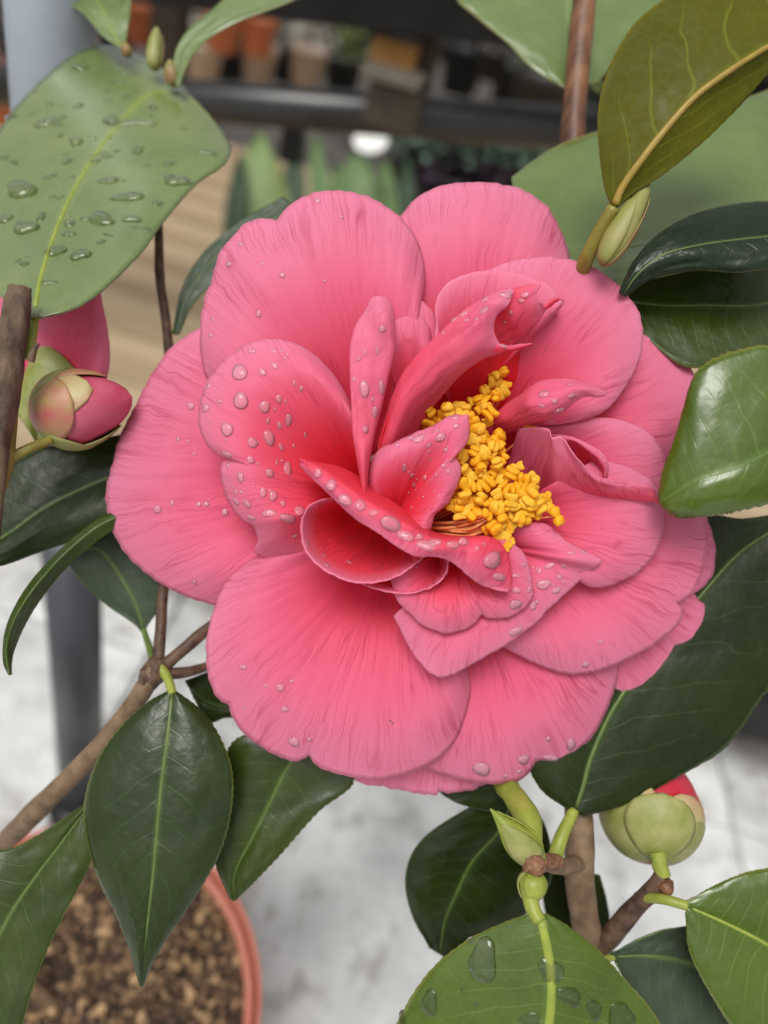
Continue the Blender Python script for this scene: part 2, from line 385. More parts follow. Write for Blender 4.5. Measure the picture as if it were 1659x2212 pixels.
petal('petal', fan((1010, 1190), -300, [(830, 1560), (880, 1630), (925, 1662), (980, 1680), (1040, 1692), (1085, 1692), (1122, 1684), (1145, 1667), (1158, 1646), (1175, 1646), (1203, 1648), (1232, 1634), (1258, 1614), (1284, 1585), (1303, 1552), (1318, 1515), (1330, 1480), (1336, 1445), (1320, 1400), (1280, 1330)], -180, 40, seed=7, curl=26))
petal('petal', fan((845, 1165), -290, [(620, 1170), (560, 1200), (512, 1232), (482, 1268), (462, 1315), (450, 1360), (445, 1402), (448, 1446), (458, 1486), (474, 1512), (493, 1521), (499, 1540), (512, 1566), (538, 1594), (570, 1617), (608, 1637), (640, 1644), (660, 1636), (668, 1632), (678, 1648), (700, 1661), (735, 1673), (772, 1681), (812, 1685), (848, 1680), (885, 1669), (925, 1652), (955, 1632), (980, 1604), (998, 1566), (1010, 1524), (1016, 1480), (1000, 1420), (960, 1340)], -125, 40, seed=8, curl=24, wave=10))
petal('petal', fan((820, 1010), -290, [(560, 960), (480, 880), (443, 810), (433, 750), (433, 695), (440, 655), (455, 612), (465, 575), (478, 542), (500, 512), (528, 486), (560, 474), (586, 474), (598, 478), (606, 466), (622, 447), (650, 428), (685, 416), (722, 412), (765, 417), (805, 430), (840, 450), (872, 478), (895, 508), (911, 548), (918, 590), (915, 630), (903, 655), (880, 690), (860, 760)], -95, 45, seed=9, curl=26, wave=11))
# --- middle whorl
petal('petal', fan((1070, 930), -230, [(960, 620), (1040, 590), (1100, 566), (1150, 557), (1200, 557), (1250, 566), (1298, 587), (1336, 617), (1366, 652), (1384, 688), (1389, 725), (1384, 768), (1370, 804), (1348, 842), (1320, 876), (1290, 897), (1255, 910), (1225, 913), (1180, 908), (1150, 935)], -80, 5, seed=10, p=2.4))
petal('petal', fan((1080, 1120), -250, [(1440, 1000), (1490, 1060), (1515, 1112), (1525, 1160), (1522, 1206), (1511, 1250), (1492, 1284), (1470, 1300), (1464, 1304), (1474, 1318), (1468, 1344), (1438, 1374), (1398, 1402), (1335, 1434), (1285, 1451), (1240, 1457), (1200, 1450), (1150, 1430), (1090, 1398), (1020, 1340)], -115, 20, seed=11, curl=20))
petal('petal', fan((1080, 1020), -240, [(1160, 915), (1215, 908), (1260, 903), (1300, 902), (1345, 909), (1390, 928), (1420, 957), (1436, 990), (1444, 1040), (1430, 1090), (1380, 1120)], -95, 10, seed=12))
petal('petal', fan((940, 960), -200, [(850, 700), (880, 660), (905, 650), (918, 656), (930, 668), (941, 690), (946, 720), (940, 780)], -85, 0, seed=13, wave=5), PETAL_IN)
petal('petal', fan((885, 960), -190, [(835, 760), (845, 705), (862, 676), (882, 671), (903, 679), (921, 694), (931, 716), (930, 760), (915, 820)], -50, -5, seed=14, wave=6, curl=40), PETAL_IN)
petal('petal', fan((985, 900), -200, [(930, 790), (938, 740), (942, 700), (940, 663), (947, 637), (965, 614), (989, 599), (1026, 588), (1063, 585), (1103, 587), (1132, 595), (1163, 608), (1182, 614), (1195, 626), (1205, 640), (1217, 652), (1200, 680, -80), (1160, 740, -140), (1110, 790, -190)], -35, -10, seed=15, wave=5, curl=6), PETAL_IN)
# tall wall behind the stamens, continuing the curled petal down into the cup
petal('petal', loft([
    [(812, 1005, -20), (815, 1020, -90), (850, 1040, -190), (930, 1080, -280)],
    [(832, 915, 0), (850, 935, -80), (890, 960, -180), (950, 1050, -285)],
    [(880, 830, 5), (905, 850, -70), (940, 890, -170), (980, 1020, -285)],
    [(960, 770, 5), (975, 800, -60), (1000, 860, -150), (1020, 1000, -285)],
    [(1040, 735, 0), (1045, 770, -60), (1060, 840, -140), (1050, 990, -285)],
    [(1105, 740, -60), (1115, 800, -125), (1110, 850, -165), (1080, 990, -285)],
    [(1165, 715, -190), (1160, 790, -200), (1140, 860, -210), (1100, 980, -290)]], seed=16, va=.55, vb=0.), PETAL_CUP)
# left inner petal with the heaviest drops
petal('petal', fan((800, 1080), -235, [(790, 990), (775, 930), (755, 865), (725, 815), (690, 775), (660, 752), (632, 739), (600, 733), (566, 734), (533, 744), (503, 762), (473, 790), (449, 821), (436, 852), (430, 885), (430, 914), (438, 943), (452, 966), (468, 981), (486, 989), (492, 990), (480, 1000), (476, 1018), (481, 1046), (491, 1078), (508, 1106), (525, 1124), (543, 1132), (552, 1147, -25), (556, 1170, -50), (553, 1196, -75), (600, 1213, -115), (645, 1223, -150)], -10, 42, p=1.7, seed=17, curl=26, wave=9), PETAL_IN)
petal('petal', fan((1060, 1120), -220, [(1290, 990), (1360, 1010), (1410, 1040), (1428, 1075), (1434, 1112), (1431, 1150), (1418, 1190), (1390, 1226), (1352, 1252), (1300, 1268), (1262, 1262), (1225, 1225), (1180, 1190)], -60, 25, seed=18, curl=16))
petal('petal', loft([
    [(1120, 925, -70), (1110, 960, -110), (1095, 1010, -160), (1080, 1060, -210)],
    [(1160, 923, -20), (1150, 965, -70), (1135, 1025, -130), (1120, 1080, -190)],
    [(1186, 928, 5), (1185, 970, -30), (1175, 1030, -90), (1160, 1085, -150)],
    [(1192, 945, 8), (1200, 985, -20), (1200, 1040, -65), (1200, 1080, -120)],
    [(1215, 945, 10), (1225, 990, -10), (1230, 1040, -50), (1240, 1075, -95)],
    [(1243, 985, 14), (1250, 1010, -5), (1260, 1045, -35), (1275, 1072, -70)],
    [(1290, 1028, 8), (1295, 1042, 0), (1305, 1058, -20), (1320, 1075, -50)],
    [(1345, 1041, 0), (1350, 1050, -5), (1360, 1063, -18), (1372, 1080, -42)],
    [(1392, 1047, -12), (1400, 1052, -12), (1408, 1066, -24), (1415, 1085, -42)],
    [(1412, 1057, -28), (1416, 1062, -30), (1420, 1075, -38), (1426, 1092, -50)]], seed=19, vb=.6), PETAL_IN)
petal('petal', loft([
    [(1186, 938, -60), (1195, 960, -75), (1200, 990, -110), (1205, 1020, -140)],
    [(1229, 942, -35), (1235, 952, -32), (1240, 975, -75), (1240, 1010, -120)],
    [(1268, 958, -28), (1268, 970, -22), (1268, 990, -68), (1268, 1020, -110)],
    [(1300, 978, -30), (1292, 990, -24), (1288, 1005, -66), (1282, 1030, -100)],
    [(1314, 1003, -38), (1305, 1012, -32), (1298, 1022, -66), (1290, 1040, -95)],
    [(1312, 1030, -50), (1305, 1034, -48), (1298, 1038, -70), (1290, 1048, -92)]], seed=20, n=30, m=20, vb=.5), PETAL_IN)
# pointed petal lower right
petal('petal', fan((1020, 1170), -200, [(1120, 1130, -60), (1160, 1128, -50), (1187, 1136, -45), (1202, 1148, -42), (1224, 1170, -38), (1260, 1188, -30), (1285, 1200, -26), (1300, 1211, -24), (1290, 1222, -26), (1271, 1238), (1235, 1270), (1209, 1294), (1184, 1316), (1162, 1342), (1129, 1367), (1093, 1393), (1042, 1422), (998, 1447), (965, 1461), (940, 1461), (915, 1440), (885, 1400), (850, 1330)], -48, 22, seed=21, curl=4, wave=5))
petal('petal', fan((975, 1175), -170, [(842, 1250), (850, 1280), (862, 1304), (890, 1329), (912, 1350), (940, 1363), (973, 1367), (1002, 1361), (1026, 1347), (1036, 1332), (1043, 1328), (1052, 1334), (1078, 1336), (1107, 1331), (1134, 1312), (1150, 1290), (1151, 1266), (1144, 1230), (1130, 1195), (1100, 1165)], -12, 20, seed=22, curl=10, wave=5), PETAL_IN)
# second and first bowl petals
petal('petal', fan((905, 1170), -230, [(740, 1225, -110), (758, 1246, -50), (785, 1263), (820, 1275), (858, 1282), (890, 1282), (926, 1272), (950, 1256), (964, 1236), (969, 1212), (965, 1180)], 5, -40, p=1.1, seed=23, curl=-4, wave=4), PETAL_CUP)
petal('petal', fan((850, 1110), -250, [(850, 1060, -170), (780, 1062, -90), (715, 1074, -5), (680, 1085), (662, 1100), (652, 1122), (650, 1148), (654, 1172), (665, 1198), (690, 1224), (724, 1245), (756, 1256), (785, 1260), (825, 1256), (860, 1244), (888, 1226), (913, 1206), (935, 1190, 5), (945, 1168, -70), (940, 1130, -160)], 32, -55, p=1.05, seed=24, curl=-6, wave=5), PETAL_CUP)
# long rolled ridge petal, running down to a lobe on the right
petal('petal', loft([
    [(649, 1008, 20), (648, 1001, 26), (649, 996, 24), (652, 991, 15), (700, 1010, -60), (760, 1060, -190)],
    [(682, 1040, 40), (682, 1029, 50), (688, 1018, 48), (696, 1009, 36), (735, 1010, -50), (790, 1060, -190)],
    [(722, 1078, 52), (725, 1064, 64), (733, 1050, 62), (742, 1040, 46), (775, 1030, -50), (820, 1070, -190)],
    [(768, 1121, 60), (773, 1104, 74), (785, 1088, 70), (794, 1077, 52), (815, 1060, -50), (840, 1090, -190)],
    [(812, 1148, 66), (820, 1130, 80), (832, 1114, 76), (844, 1104, 58), (858, 1090, -50), (870, 1110, -190)],
    [(856, 1180, 70), (866, 1164, 82), (878, 1148, 78), (892, 1136, 58), (900, 1125, -50), (895, 1130, -190)],
    [(898, 1201, 72), (912, 1188, 82), (925, 1175, 80), (940, 1162, 62), (940, 1150, -40), (925, 1145, -190)],
    [(945, 1203, 68), (958, 1192, 78), (970, 1180, 78), (982, 1164, 60), (985, 1158, -40), (960, 1155, -190)],
    [(980, 1217, 60), (995, 1200, 74), (1010, 1182, 72), (1022, 1161, 54), (1022, 1158, -40), (990, 1160, -190)],
    [(1003, 1237, 54), (1022, 1218, 66), (1040, 1192, 64), (1056, 1162, 46), (1050, 1162, -40), (1010, 1165, -180)],
    [(1034, 1261, 46), (1055, 1240, 54), (1068, 1210, 52), (1084, 1178, 38), (1072, 1175, -30), (1030, 1170, -160)],
    [(1066, 1273, 38), (1082, 1258, 44), (1092, 1232, 42), (1100, 1210, 28), (1085, 1200, -10), (1050, 1180, -120)],
    [(1098, 1279, 30), (1102, 1272, 32), (1104, 1262, 30), (1105, 1248, 20), (1092, 1230, 5), (1070, 1200, -80)]], n=80, m=40, seed=25, wave=5, va=.95, vb=.1), PETAL_IN,
    'long rolled petal ridge lined with raindrops')
# small petal in the middle
petal('petal', fan((842, 1130), -120, [(792, 1060, -40), (796, 1015, -10), (806, 985, 0), (826, 967, 8), (850, 957), (885, 940), (930, 922), (948, 912), (966, 902), (983, 897), (1000, 896), (1011, 896), (1014, 914), (1013, 941), (1004, 963), (991, 973), (976, 980), (986, 989), (994, 1004), (996, 1022), (990, 1042), (980, 1063), (968, 1086), (950, 1102), (938, 1114), (932, 1130), (929, 1145), (915, 1148), (895, 1150)], 18, 25, p=1.5, seed=26, curl=16, wave=6), PETAL_IN,
    'small notched petal beside the stamens, spotted with drops')
# thin upright twisted petal
petal('petal', loft([
    [(804, 641, 18), (815, 640, 28), (828, 641, 26), (837, 644, 12), (838, 646, -10)],
    [(786, 674, 26), (808, 668, 44), (832, 666, 42), (850, 672, 18), (848, 675, -15)],
    [(765, 710, 32), (798, 704, 40), (830, 704, 50), (853, 712, 22), (848, 718, -20)],
    [(756, 755, 36), (790, 750, 42), (824, 750, 38), (851, 758, 24), (842, 765, -30)],
    [(756, 811, 38), (784, 806, 43), (812, 806, 38), (838, 812, 22), (832, 820, -45)],
    [(759, 870, 38), (778, 866, 42), (802, 866, 38), (825, 872, 20), (818, 880, -55)],
    [(762, 930, 36), (776, 928, 38), (794, 926, 34), (810, 930, 16), (806, 938, -60)],
    [(770, 985, 32), (780, 984, 48), (790, 982, 44), (799, 984, 12), (798, 990, -65)],
    [(779, 1035, 26), (784, 1034, 36), (789, 1034, 32), (793, 1035, 8), (794, 1038, -70)],
    [(786, 1078, 16), (788, 1078, 20), (790, 1078, 16), (792, 1078, 0), (794, 1078, -75)]], n=70, m=26, seed=27, vdir=2, va=1, vb=.6, wave=2), PETAL_IN,
    'narrow upright petal standing free with drops along its edge')
# curled petal over the stamens: the second, farther lobe, then the rolled front
petal('petal', loft([
    [(1040, 650, 0), (1020, 690, 0), (1030, 730, -20), (1060, 775, -60)],
    [(1085, 628, 22), (1070, 665, 5), (1080, 705, -20), (1100, 750, -60)],
    [(1108, 623, 28), (1105, 655, 22), (1110, 690, 6), (1125, 732, -40)],
    [(1132, 617, 30), (1130, 645, 32), (1136, 672, 18), (1146, 712, -22)],
    [(1155, 615, 28), (1148, 635, 34), (1154, 658, 24), (1165, 692, -10)],
    [(1168, 614, 24), (1159, 630, 30), (1160, 648, 24), (1178, 672, -4)],
    [(1167, 618, 20), (1153, 640, 28), (1166, 655, 20), (1184, 661, 0)]], seed=28, vdir=2, va=.42, vb=1.), PETAL_IN)
petal('petal', loft([
    [(1166, 662, 6), (1172, 664, 10), (1180, 668, 6)],
    [(1176, 654, 6), (1184, 656, 12), (1188, 664, 4)],
    [(1188, 646, 2), (1196, 648, 10), (1199, 653, 2)],
    [(1200, 642, -4), (1206, 645, 2), (1210, 648, -4)],
    [(1214, 648, -10), (1216, 650, -8), (1218, 651, -12)]], seed=29, n=16, m=8, wave=1), PETAL_IN)
petal('petal', loft([
    [(812, 960, -40), (816, 985, -30), (822, 1010, -50), (836, 1030, -110)],
    [(832, 900, -20), (842, 925, 5), (852, 960, -20), (868, 1000, -100)],
    [(862, 820, 0), (872, 850, 30), (888, 885, 10), (912, 915, -70)],
    [(905, 762, 15), (918, 795, 46), (935, 830, 30), (955, 855, -40)],
    [(950, 718, 25), (962, 752, 56), (980, 790, 42), (998, 808, -15)],
    [(1000, 672, 32), (1010, 712, 64), (1022, 756, 52), (1038, 778, 5)],
    [(1030, 652, 34), (1036, 690, 66), (1050, 738, 54), (1068, 766, 10)],
    [(1062, 634, 36), (1052, 672, 66), (1058, 722, 50), (1092, 760, 12)],
    [(1100, 623, 36), (1076, 664, 58), (1066, 712, 42), (1080, 748, 24)],
    [(1110, 628, 34), (1094, 662, 46), (1052, 696, 44), (1072, 740, 28)]], n=80, m=44, seed=30, vdir=2, va=.5, vb=1., wave=3), PETAL_IN,
    'petal rolled over like a horn above the stamens, drops along its back')
petal('petal', loft([
    [(1060, 736, 26), (1062, 744, 30), (1064, 758, 24)],
    [(1076, 742, 26), (1082, 750, 34), (1086, 762, 22)],
    [(1098, 747, 22), (1104, 752, 32), (1106, 758, 20)],
    [(1122, 744, 18), (1126, 748, 24), (1130, 751, 16)],
    [(1150, 741, 10), (1151, 743, 12), (1152, 744, 10)]], seed=31, n=20, m=10, wave=1), PETAL_IN)
# curl at the right of the stamens
petal('petal', loft([
    [(1062, 900, -110), (1064, 912, -90), (1066, 925, -110), (1068, 940, -150)],
    [(1095, 872, -70), (1098, 892, -40), (1102, 915, -60), (1106, 935, -110)],
    [(1125, 852, -30), (1124, 875, 5), (1132, 905, -20), (1145, 922, -80)],
    [(1145, 835, -10), (1140, 868, 32), (1148, 896, 10), (1165, 915, -50)],
    [(1170, 822, 0), (1168, 860, 44), (1176, 892, 34), (1186, 907, 0)],
    [(1210, 817, 4), (1208, 850, 46), (1212, 880, 38), (1214, 894, 12)],
    [(1246, 821, 4), (1242, 840, 36), (1240, 858, 32), (1238, 871, 14)],
    [(1278, 833, 0), (1274, 842, 22), (1270, 850, 20), (1264, 856, 8)],
    [(1298, 842, -6), (1295, 847, 6), (1291, 852, 6), (1286, 857, 0)],
    [(1310, 848, -14), (1310, 850, -12), (1309, 852, -12), (1307, 855, -14)]], n=60, m=30, seed=32, vdir=2, va=.6, vb=1.), PETAL_IN,
    'small curled petal to the right of the stamens')
rec_ = []
for i in range(9):
    a = i / 8 * math.pi
    rec_.append([U(960 + math.cos(q) * 120 * math.sin(a), 1100 + math.sin(q) * 120 * math.sin(a), -330 + 60 * math.cos(a)) for q in np.linspace(0, 2 * math.pi, 17)[:-1]])
mk('receptacle', np.array(rec_).reshape(-1, 3), gridf(9, 16, True), BUD_G, flower)

petal('petal', fan((1000, 1080), -300, [(860, 830), (960, 780), (1120, 800), (1220, 880), (1260, 980), (1240, 1100), (1180, 1200), (1050, 1260), (900, 1260), (800, 1180)], -195, 0, seed=50, nv=16, step=14), PETAL_IN)
# --- stamens
anth = [  # zoomed plan positions (x, y, height)
 (965,150,-95),(905,165,-100),(1000,130,-105),(850,280,-85),(1015,265,-80),(940,330,-75),(990,300,-88),(930,225,-96),(885,320,-92),
 (800,370,-75),(860,420,-60),(890,470,-62),(800,440,-70),(870,540,-60),(760,380,-85),(835,360,-80),
 (400,450,-55),(545,450,-45),(410,530,-60),(500,520,-60),(690,450,-60),(660,480,-62),(360,560,-75),(740,520,-50),(800,590,-40),(735,600,-48),(680,540,-55),(640,440,-80),
 (780,690,-52),(850,700,-55),(955,670,-50),(920,740,-46),(970,760,-55),(840,640,-62),(740,660,-60),(900,800,-50),(985,700,-62),
 (760,780,-20),(840,790,-15),(790,890,-12),(850,850,-18),(670,810,-20),(690,940,-8),(640,850,-26),(620,790,-40),
 (950,880,-20),(920,940,-30),(1065,960,-28),(960,1010,-35),(730,1010,-20),(780,1070,-22),(860,1040,-26),(700,1080,-28),(640,1050,-30),(610,1150,-36),
 (680,1160,-20),(1110,910,-40),(1000,960,-45),(1160,1010,-38),(1230,1050,-42),(1020,1070,-12),(1090,1080,-10),(950,1130,-10),(1060,1180,-6),(1150,1080,-14),(1220,1130,-18),(1090,1220,-8),(1000,1150,-18),(1130,1150,-16),
 (820,1170,-12),(700,1250,-25),(640,1220,-34),(870,1300,5),(950,1240,-6),(1010,1240,-8),(980,1300,-6),(1080,1290,-18),(1130,1330,-24),(1180,1260,-20),(1240,1220,-20),(1290,1180,-22),(1340,1170,-26),(1260,1290,-28),(1300,1240,-28),
 (1375,1220,-30),(1440,1310,-24),(920,1400,-10),(980,1380,-8),(1040,1380,-14),(880,1410,-22),(990,1470,-6),(1030,1500,-8),(1020,1560,-4),(1050,1530,-12),(1190,1210,-16),(900,1220,-22),(750,1200,-24),(1060,1400,-24),
 (580,1220,-40),(760,1290,-24),(1170,1330,-30),(830,960,-32),(880,1000,-34),(1210,590,-60),(1240,1000,-50),(640,1290,-40),(1000,840,-34)]
def anther_mesh(seed):
    rnd = random.Random(seed); V = []; Fc = []
    for s in (-1, 1):
        n, m = 13, 14; base = len(V)
        for i in range(n):
            a = math.pi * i / (n - 1)
            for j in range(m):
                q = 2 * math.pi * j / m
                r = 9.6 * math.sin(a)**.6 * (1 + .16 * math.sin(3 * q + seed) + .32 * noise.noise(Vector((math.cos(q) * 1.3, math.sin(q) * 1.3 + s, a * 1.2 + seed))))
                y = -14.5 * math.cos(a)
                bend = s * (y / 15.)**2 * (5.0 - 2.2 * (seed % 4))
                V.append((s * 7.2 + r * math.cos(q) * .95 + bend, y, r * math.sin(q) - abs(y) * .1))
        Fc += [tuple(x + base for x in f) for f in gridf(n, m, True)]
    return V, Fc
variants = []
for k in range(7):
    V, Fc = anther_mesh(k)
    me = bpy.data.meshes.new('anther'); me.from_pydata([tuple(np.array(v) * S) for v in V], [], Fc)
    me.polygons.foreach_set('use_smooth', [True] * len(me.polygons)); me.materials.append(ANTHER if k % 3 else ANTHER2); variants.append(me)
rq = ROT.to_quaternion()
from mathutils import Euler
for i, (zx, zy, h) in enumerate(anth):
    x, y = 822.9 + zx * .26455, 768 + zy * .26455; h += random.uniform(-16, 10)
    loc = Vector(to_w([U(x, y, h)])[0])
    o = bpy.data.objects.new('anther', variants[i % 7]); COL.objects.link(o); WORG[o.name] = loc; o.parent = flower
    o.location = loc - WORG[flower.name]; o.rotation_mode = 'QUATERNION'
    o.rotation_quaternion = rq @ Euler((random.uniform(-.8, .8), random.uniform(-.9, .9), random.uniform(0, 6.28))).to_quaternion()
    k = random.uniform(.74, 1.14); o.scale = (k * random.uniform(.85, 1.2), k * random.uniform(.85, 1.25), k * random.uniform(.8, 1.1))
    bx, by = 885 + random.uniform(-35, 60), 1140 + random.uniform(-35, 35)
    P = [U(bx, by, -270), U((bx * 1.3 + x * .7) / 2, (by + y) / 2 + 20, -190 + h * .2), U(x * .75 + bx * .25 + 10, y * .8 + by * .2 + 8, h - 60), U(x, y, h - 3)]
    V, Fc = tube_v(cr(P, n=12), np.linspace(3.4, 2.0, 12), 6)
    mk('filament', V, Fc, FILAM, flower)
for i in range(22):                                      # the bare bundle that shows below the small petal
    a = random.random()
    P = [U(880 + 10 * a, 1120 + 60 * a, -200), U(935 + 6 * a, 1128 + 46 * a, -90 + 8 * math.sin(i * 2)), U(1010, 1120 + 60 * a, -52 + 7 * math.cos(i * 3)), U(1050 + 20 * a, 1095 + 70 * a, -32)]
    P = [tuple(np.array(q) + [random.uniform(-6, 6), random.uniform(-7, 7), random.uniform(-30, 6)]) for q in P]; V, Fc = tube_v(cr(P, n=14), 3.2, 7); mk('filament', V, Fc, FILAM, flower)

# --- drops on the petals
def bvh(lst):
    V = []; Fc = []
    for v, f in lst:
        o_ = len(V); V += [tuple(x) for x in v]; Fc += [tuple(i + o_ for i in q) for q in f]
    return BVHTree.FromPolygons(V, Fc)
def drop(tree, x, y, rx, ry, ang, parent, hf=.5, lift=0, mat=None, irr=1.):
    d = Vector(((x - CX) / F, -(y - CY) / F, -1)).normalized()
    hit, n, _, _ = tree.ray_cast(Vector((0, 0, F)), d)
    if hit is None: return None
    if n.dot(d) > 0: n = -n
    n = (n - d * .0).normalized()
    a = -R(ang); t1 = Vector((math.cos(a), math.sin(a), 0)); t1 = (t1 - n * t1.dot(n)).normalized(); t2 = n.cross(t1)
    hh = hf * min(rx, ry); V = []; m, nr = 20, 7; ph = random.uniform(0, 6)
    for i in range(nr):
        e = math.pi / 2 * i / nr * 1.0
        for j in range(m):
            q = 2 * math.pi * j / m
            w_ = 1 + irr * (.07 * math.sin(2 * q + ph) + .05 * math.sin(3 * q + ph * 2))
            r = math.cos(e)**.85 * w_
            V.append(hit + t1 * (rx * r * math.cos(q)) + t2 * (ry * r * math.sin(q)) + n * (math.sin(e) * hh + .8 + lift))
    V.append(hit + n * (hh + .8 + lift))
    Fc = gridf(nr, m, True)
    for j in range(m): Fc.append(((nr - 1) * m + j, (nr - 1) * m + (j + 1) % m, nr * m))
    o_ = len(V)
    for j in range(m): V.append(V[j] - n * (4.0 + lift))
    for j in range(m): Fc.append((o_ + j, o_ + (j + 1) % m, (j + 1) % m, j))
    Fc.append(tuple(o_ + j for j in range(m - 1, -1, -1)))
    ob = mk('water_drop', np.array([tuple(v) for v in V]), Fc, mat or WATER, parent)
    return ob
T = bvh(PB)
z6 = [(645,183,45,28,25),(835,183,32,22,40),(905,175,22,12,50),(955,205,12,10,0),(540,370,82,70,30),(738,367,40,32,40),(843,310,42,28,50),(272,492,25,23,0),(370,622,32,20,10),(248,675,45,43,0),(550,615,70,72,0),(755,668,48,58,20),(880,600,28,40,0),(1012,465,15,28,0),(1075,510,20,28,0),(430,865,58,62,0),(275,795,22,13,0),(845,690,12,18,0),(785,790,18,25,0),(885,830,20,38,0),(965,785,28,60,0),(795,940,48,72,-10),(650,980,50,45,20),(900,1020,22,36,-20),(115,660,38,40,0),(635,1130,40,32,30),(440,1175,20,22,0),(548,1280,35,48,0),(800,1245,35,45,-10),(955,1210,42,70,-10),(430,1300,18,12,0),(505,1410,15,22,0),(552,1410,18,18,0),(742,1415,33,45,0),(830,1445,35,52,0),(510,1490,40,25,40),(605,1510,42,28,35),(640,1630,45,25,0),(800,1595,60,38,0),(960,1640,80,45,35),(1060,1575,50,55,0),(915,1510,25,30,0),(430,1080,50,30,10),(1020,1790,30,25,0),(185,1520,25,25,0),(250,1515,28,28,0),(415,1585,28,38,0),(145,1080,20,18,0),(5,950,18,18,0),(90,965,16,16,0),(1110,910,12,30,0),(1010,1010,15,20,0),(290,50,18,18,0),(700,1160,14,14,0),(860,1160,12,20,0),(940,620,10,22,0),(930,240,12,12,0)]
for x, y, rx, ry, a in z6: drop(T, 384 + x * .24805, 713.2 + y * .24805, rx * .248, ry * .248, a, flower)
dd = [(686,434,8,7,0),(737,469,5,5,0),(520,528,6,6,0),(495,571,8,8,0),(567,570,4,4,0),(610,595,7,7,0),(702,607,4,4,0),(559,679,7,8,0),(460,691,5,5,0),(456,726,3,3,0),
 (340,1100,10,11,0),(372,1086,6,8,0),(486,1106,7,9,0),(421,1257,6,7,0),(385,948,5,5,0),(430,1089,6,6,0),(446,1089,6,6,0),
 (635,1602,13,13,0),(668,1597,6,6,0),(606,1485,10,10,0),(630,1471,5,5,0),(575,1482,5,5,0),(615,1532,10,7,0),(530,1530,4,4,0),(525,1441,9,6,0),
 (1040,1660,21,20,20),(1131,1640,15,14,0),(1190,1637,20,11,10),(1233,1607,13,17,0),(1092,1676,7,6,0),(1122,1666,7,6,0),(1184,1596,7,7,0),
 (1265,1435,10,8,0),(1297,1386,6,5,0),(1263,1406,3,3,0),(1324,1394,3,3,0),(1300,1420,3,3,0),
 (1113,1305,14,11,0),(1115,1275,11,7,0),(1174,1262,18,11,-20),(1143,1273,5,8,0),(1202,1275,12,7,-15),(1151,1308,9,10,0),(1113,1364,18,9,-35),(1209,1246,7,6,0),(1187,1222,13,7,-20),(1260,1193,8,5,0),(1234,1195,8,4,0),(1131,1220,6,5,0),(1114,1244,11,5,0),(1218,1222,5,5,0),(1165,1235,5,4,0),(1150,1225,4,4,0),(1160,1300,5,4,0),
 (1063,1210,24,17,0),(978,1177,15,8,0),(1078,1246,18,8,20),(1030,1185,5,5,0),(1045,1175,4,4,0),
 (687,1022,9,10,0),(716,1048,12,12,0),(746,1080,15,12,35),(779,1092,14,12,0),(806,1108,11,8,0),(845,1132,26,14,28),(919,1178,24,12,10),(876,1158,20,10,25),(940,1172,14,9,0),(1000,1170,10,9,0),(905,1160,8,8,0),
 (985,920,7,7,0),(952,945,12,9,-35),(905,948,14,9,-20),(926,962,7,4,-50),(963,972,6,6,0),(958,1006,5,5,0),(968,1019,5,5,0),(894,1048,4,8,0),(918,1032,5,6,0),(889,1027,4,6,0),(873,1011,5,10,0),(914,1073,3,3,0),(984,903,9,5,-10),(889,1097,4,4,0),(888,946,8,6,0),(945,930,5,4,0),(858,962,6,5,0),(940,1060,3,3,0),
 (825,711,7,8,0),(815,758,4,10,0),(789,761,4,4,0),(775,775,5,5,0),(787,840,11,18,0),(824,838,8,15,0),(809,890,7,12,0),(765,819,4,6,0),(789,928,7,8,0),(805,862,4,5,0),
 (1091,638,13,8,-8),(1134,637,10,7,0),(1046,671,11,7,-20),(1002,679,12,5,-25),(1007,692,7,4,0),(981,691,8,5,-35),(958,720,6,4,-30),(1047,648,9,6,-30),(1100,632,8,4,0),(1126,650,7,5,0),(1103,676,5,5,0),(1090,696,5,5,0),(1088,748,10,6,0),(1030,690,5,4,-30),
 (1175,852,12,9,0),(1231,831,8,5,0),(1234,855,10,6,0),(1198,867,7,5,0),(1209,886,12,7,0),(1170,877,7,4,0),
 (663,1175,5,6,0),(707,1222,8,5,20),(755,1215,9,5,10),(700,1200,5,4,0),(900,1225,3,3,0),(1192,680,5,5,0)]
for x, y, rx, ry, a in dd: drop(T, x, y, rx, ry, a, flower)
rs = random.Random(3)
for i in range(46):                                      # fine scatter over the wet petals
    x, y = rs.choice([(rs.uniform(440, 640), rs.uniform(760, 1110)), (rs.uniform(1110, 1240), rs.uniform(1195, 1290)), (rs.uniform(880, 980), rs.uniform(960, 1090))])
    r = rs.uniform(1.6, 3.6); drop(T, x, y, r, r * rs.uniform(.8, 1.3), 0, flower)

for (x, y) in ((1078, 1192), (843, 1556), (848, 1562)):
    d_ = Vector(((x - CX) / F, -(y - CY) / F, -1)).normalized(); hit = T.ray_cast(Vector((0, 0, F)), d_)[0]
    if hit is not None:
        V, Fc = tube_v([tuple(hit + Vector((-2.2, 1, 2))), tuple(hit + Vector((0, 0, 3))), tuple(hit + Vector((2.4, -1, 2)))], [.8, 2.0, .8], 7); mk('dirt_speck', V, Fc, SCAR, flower)
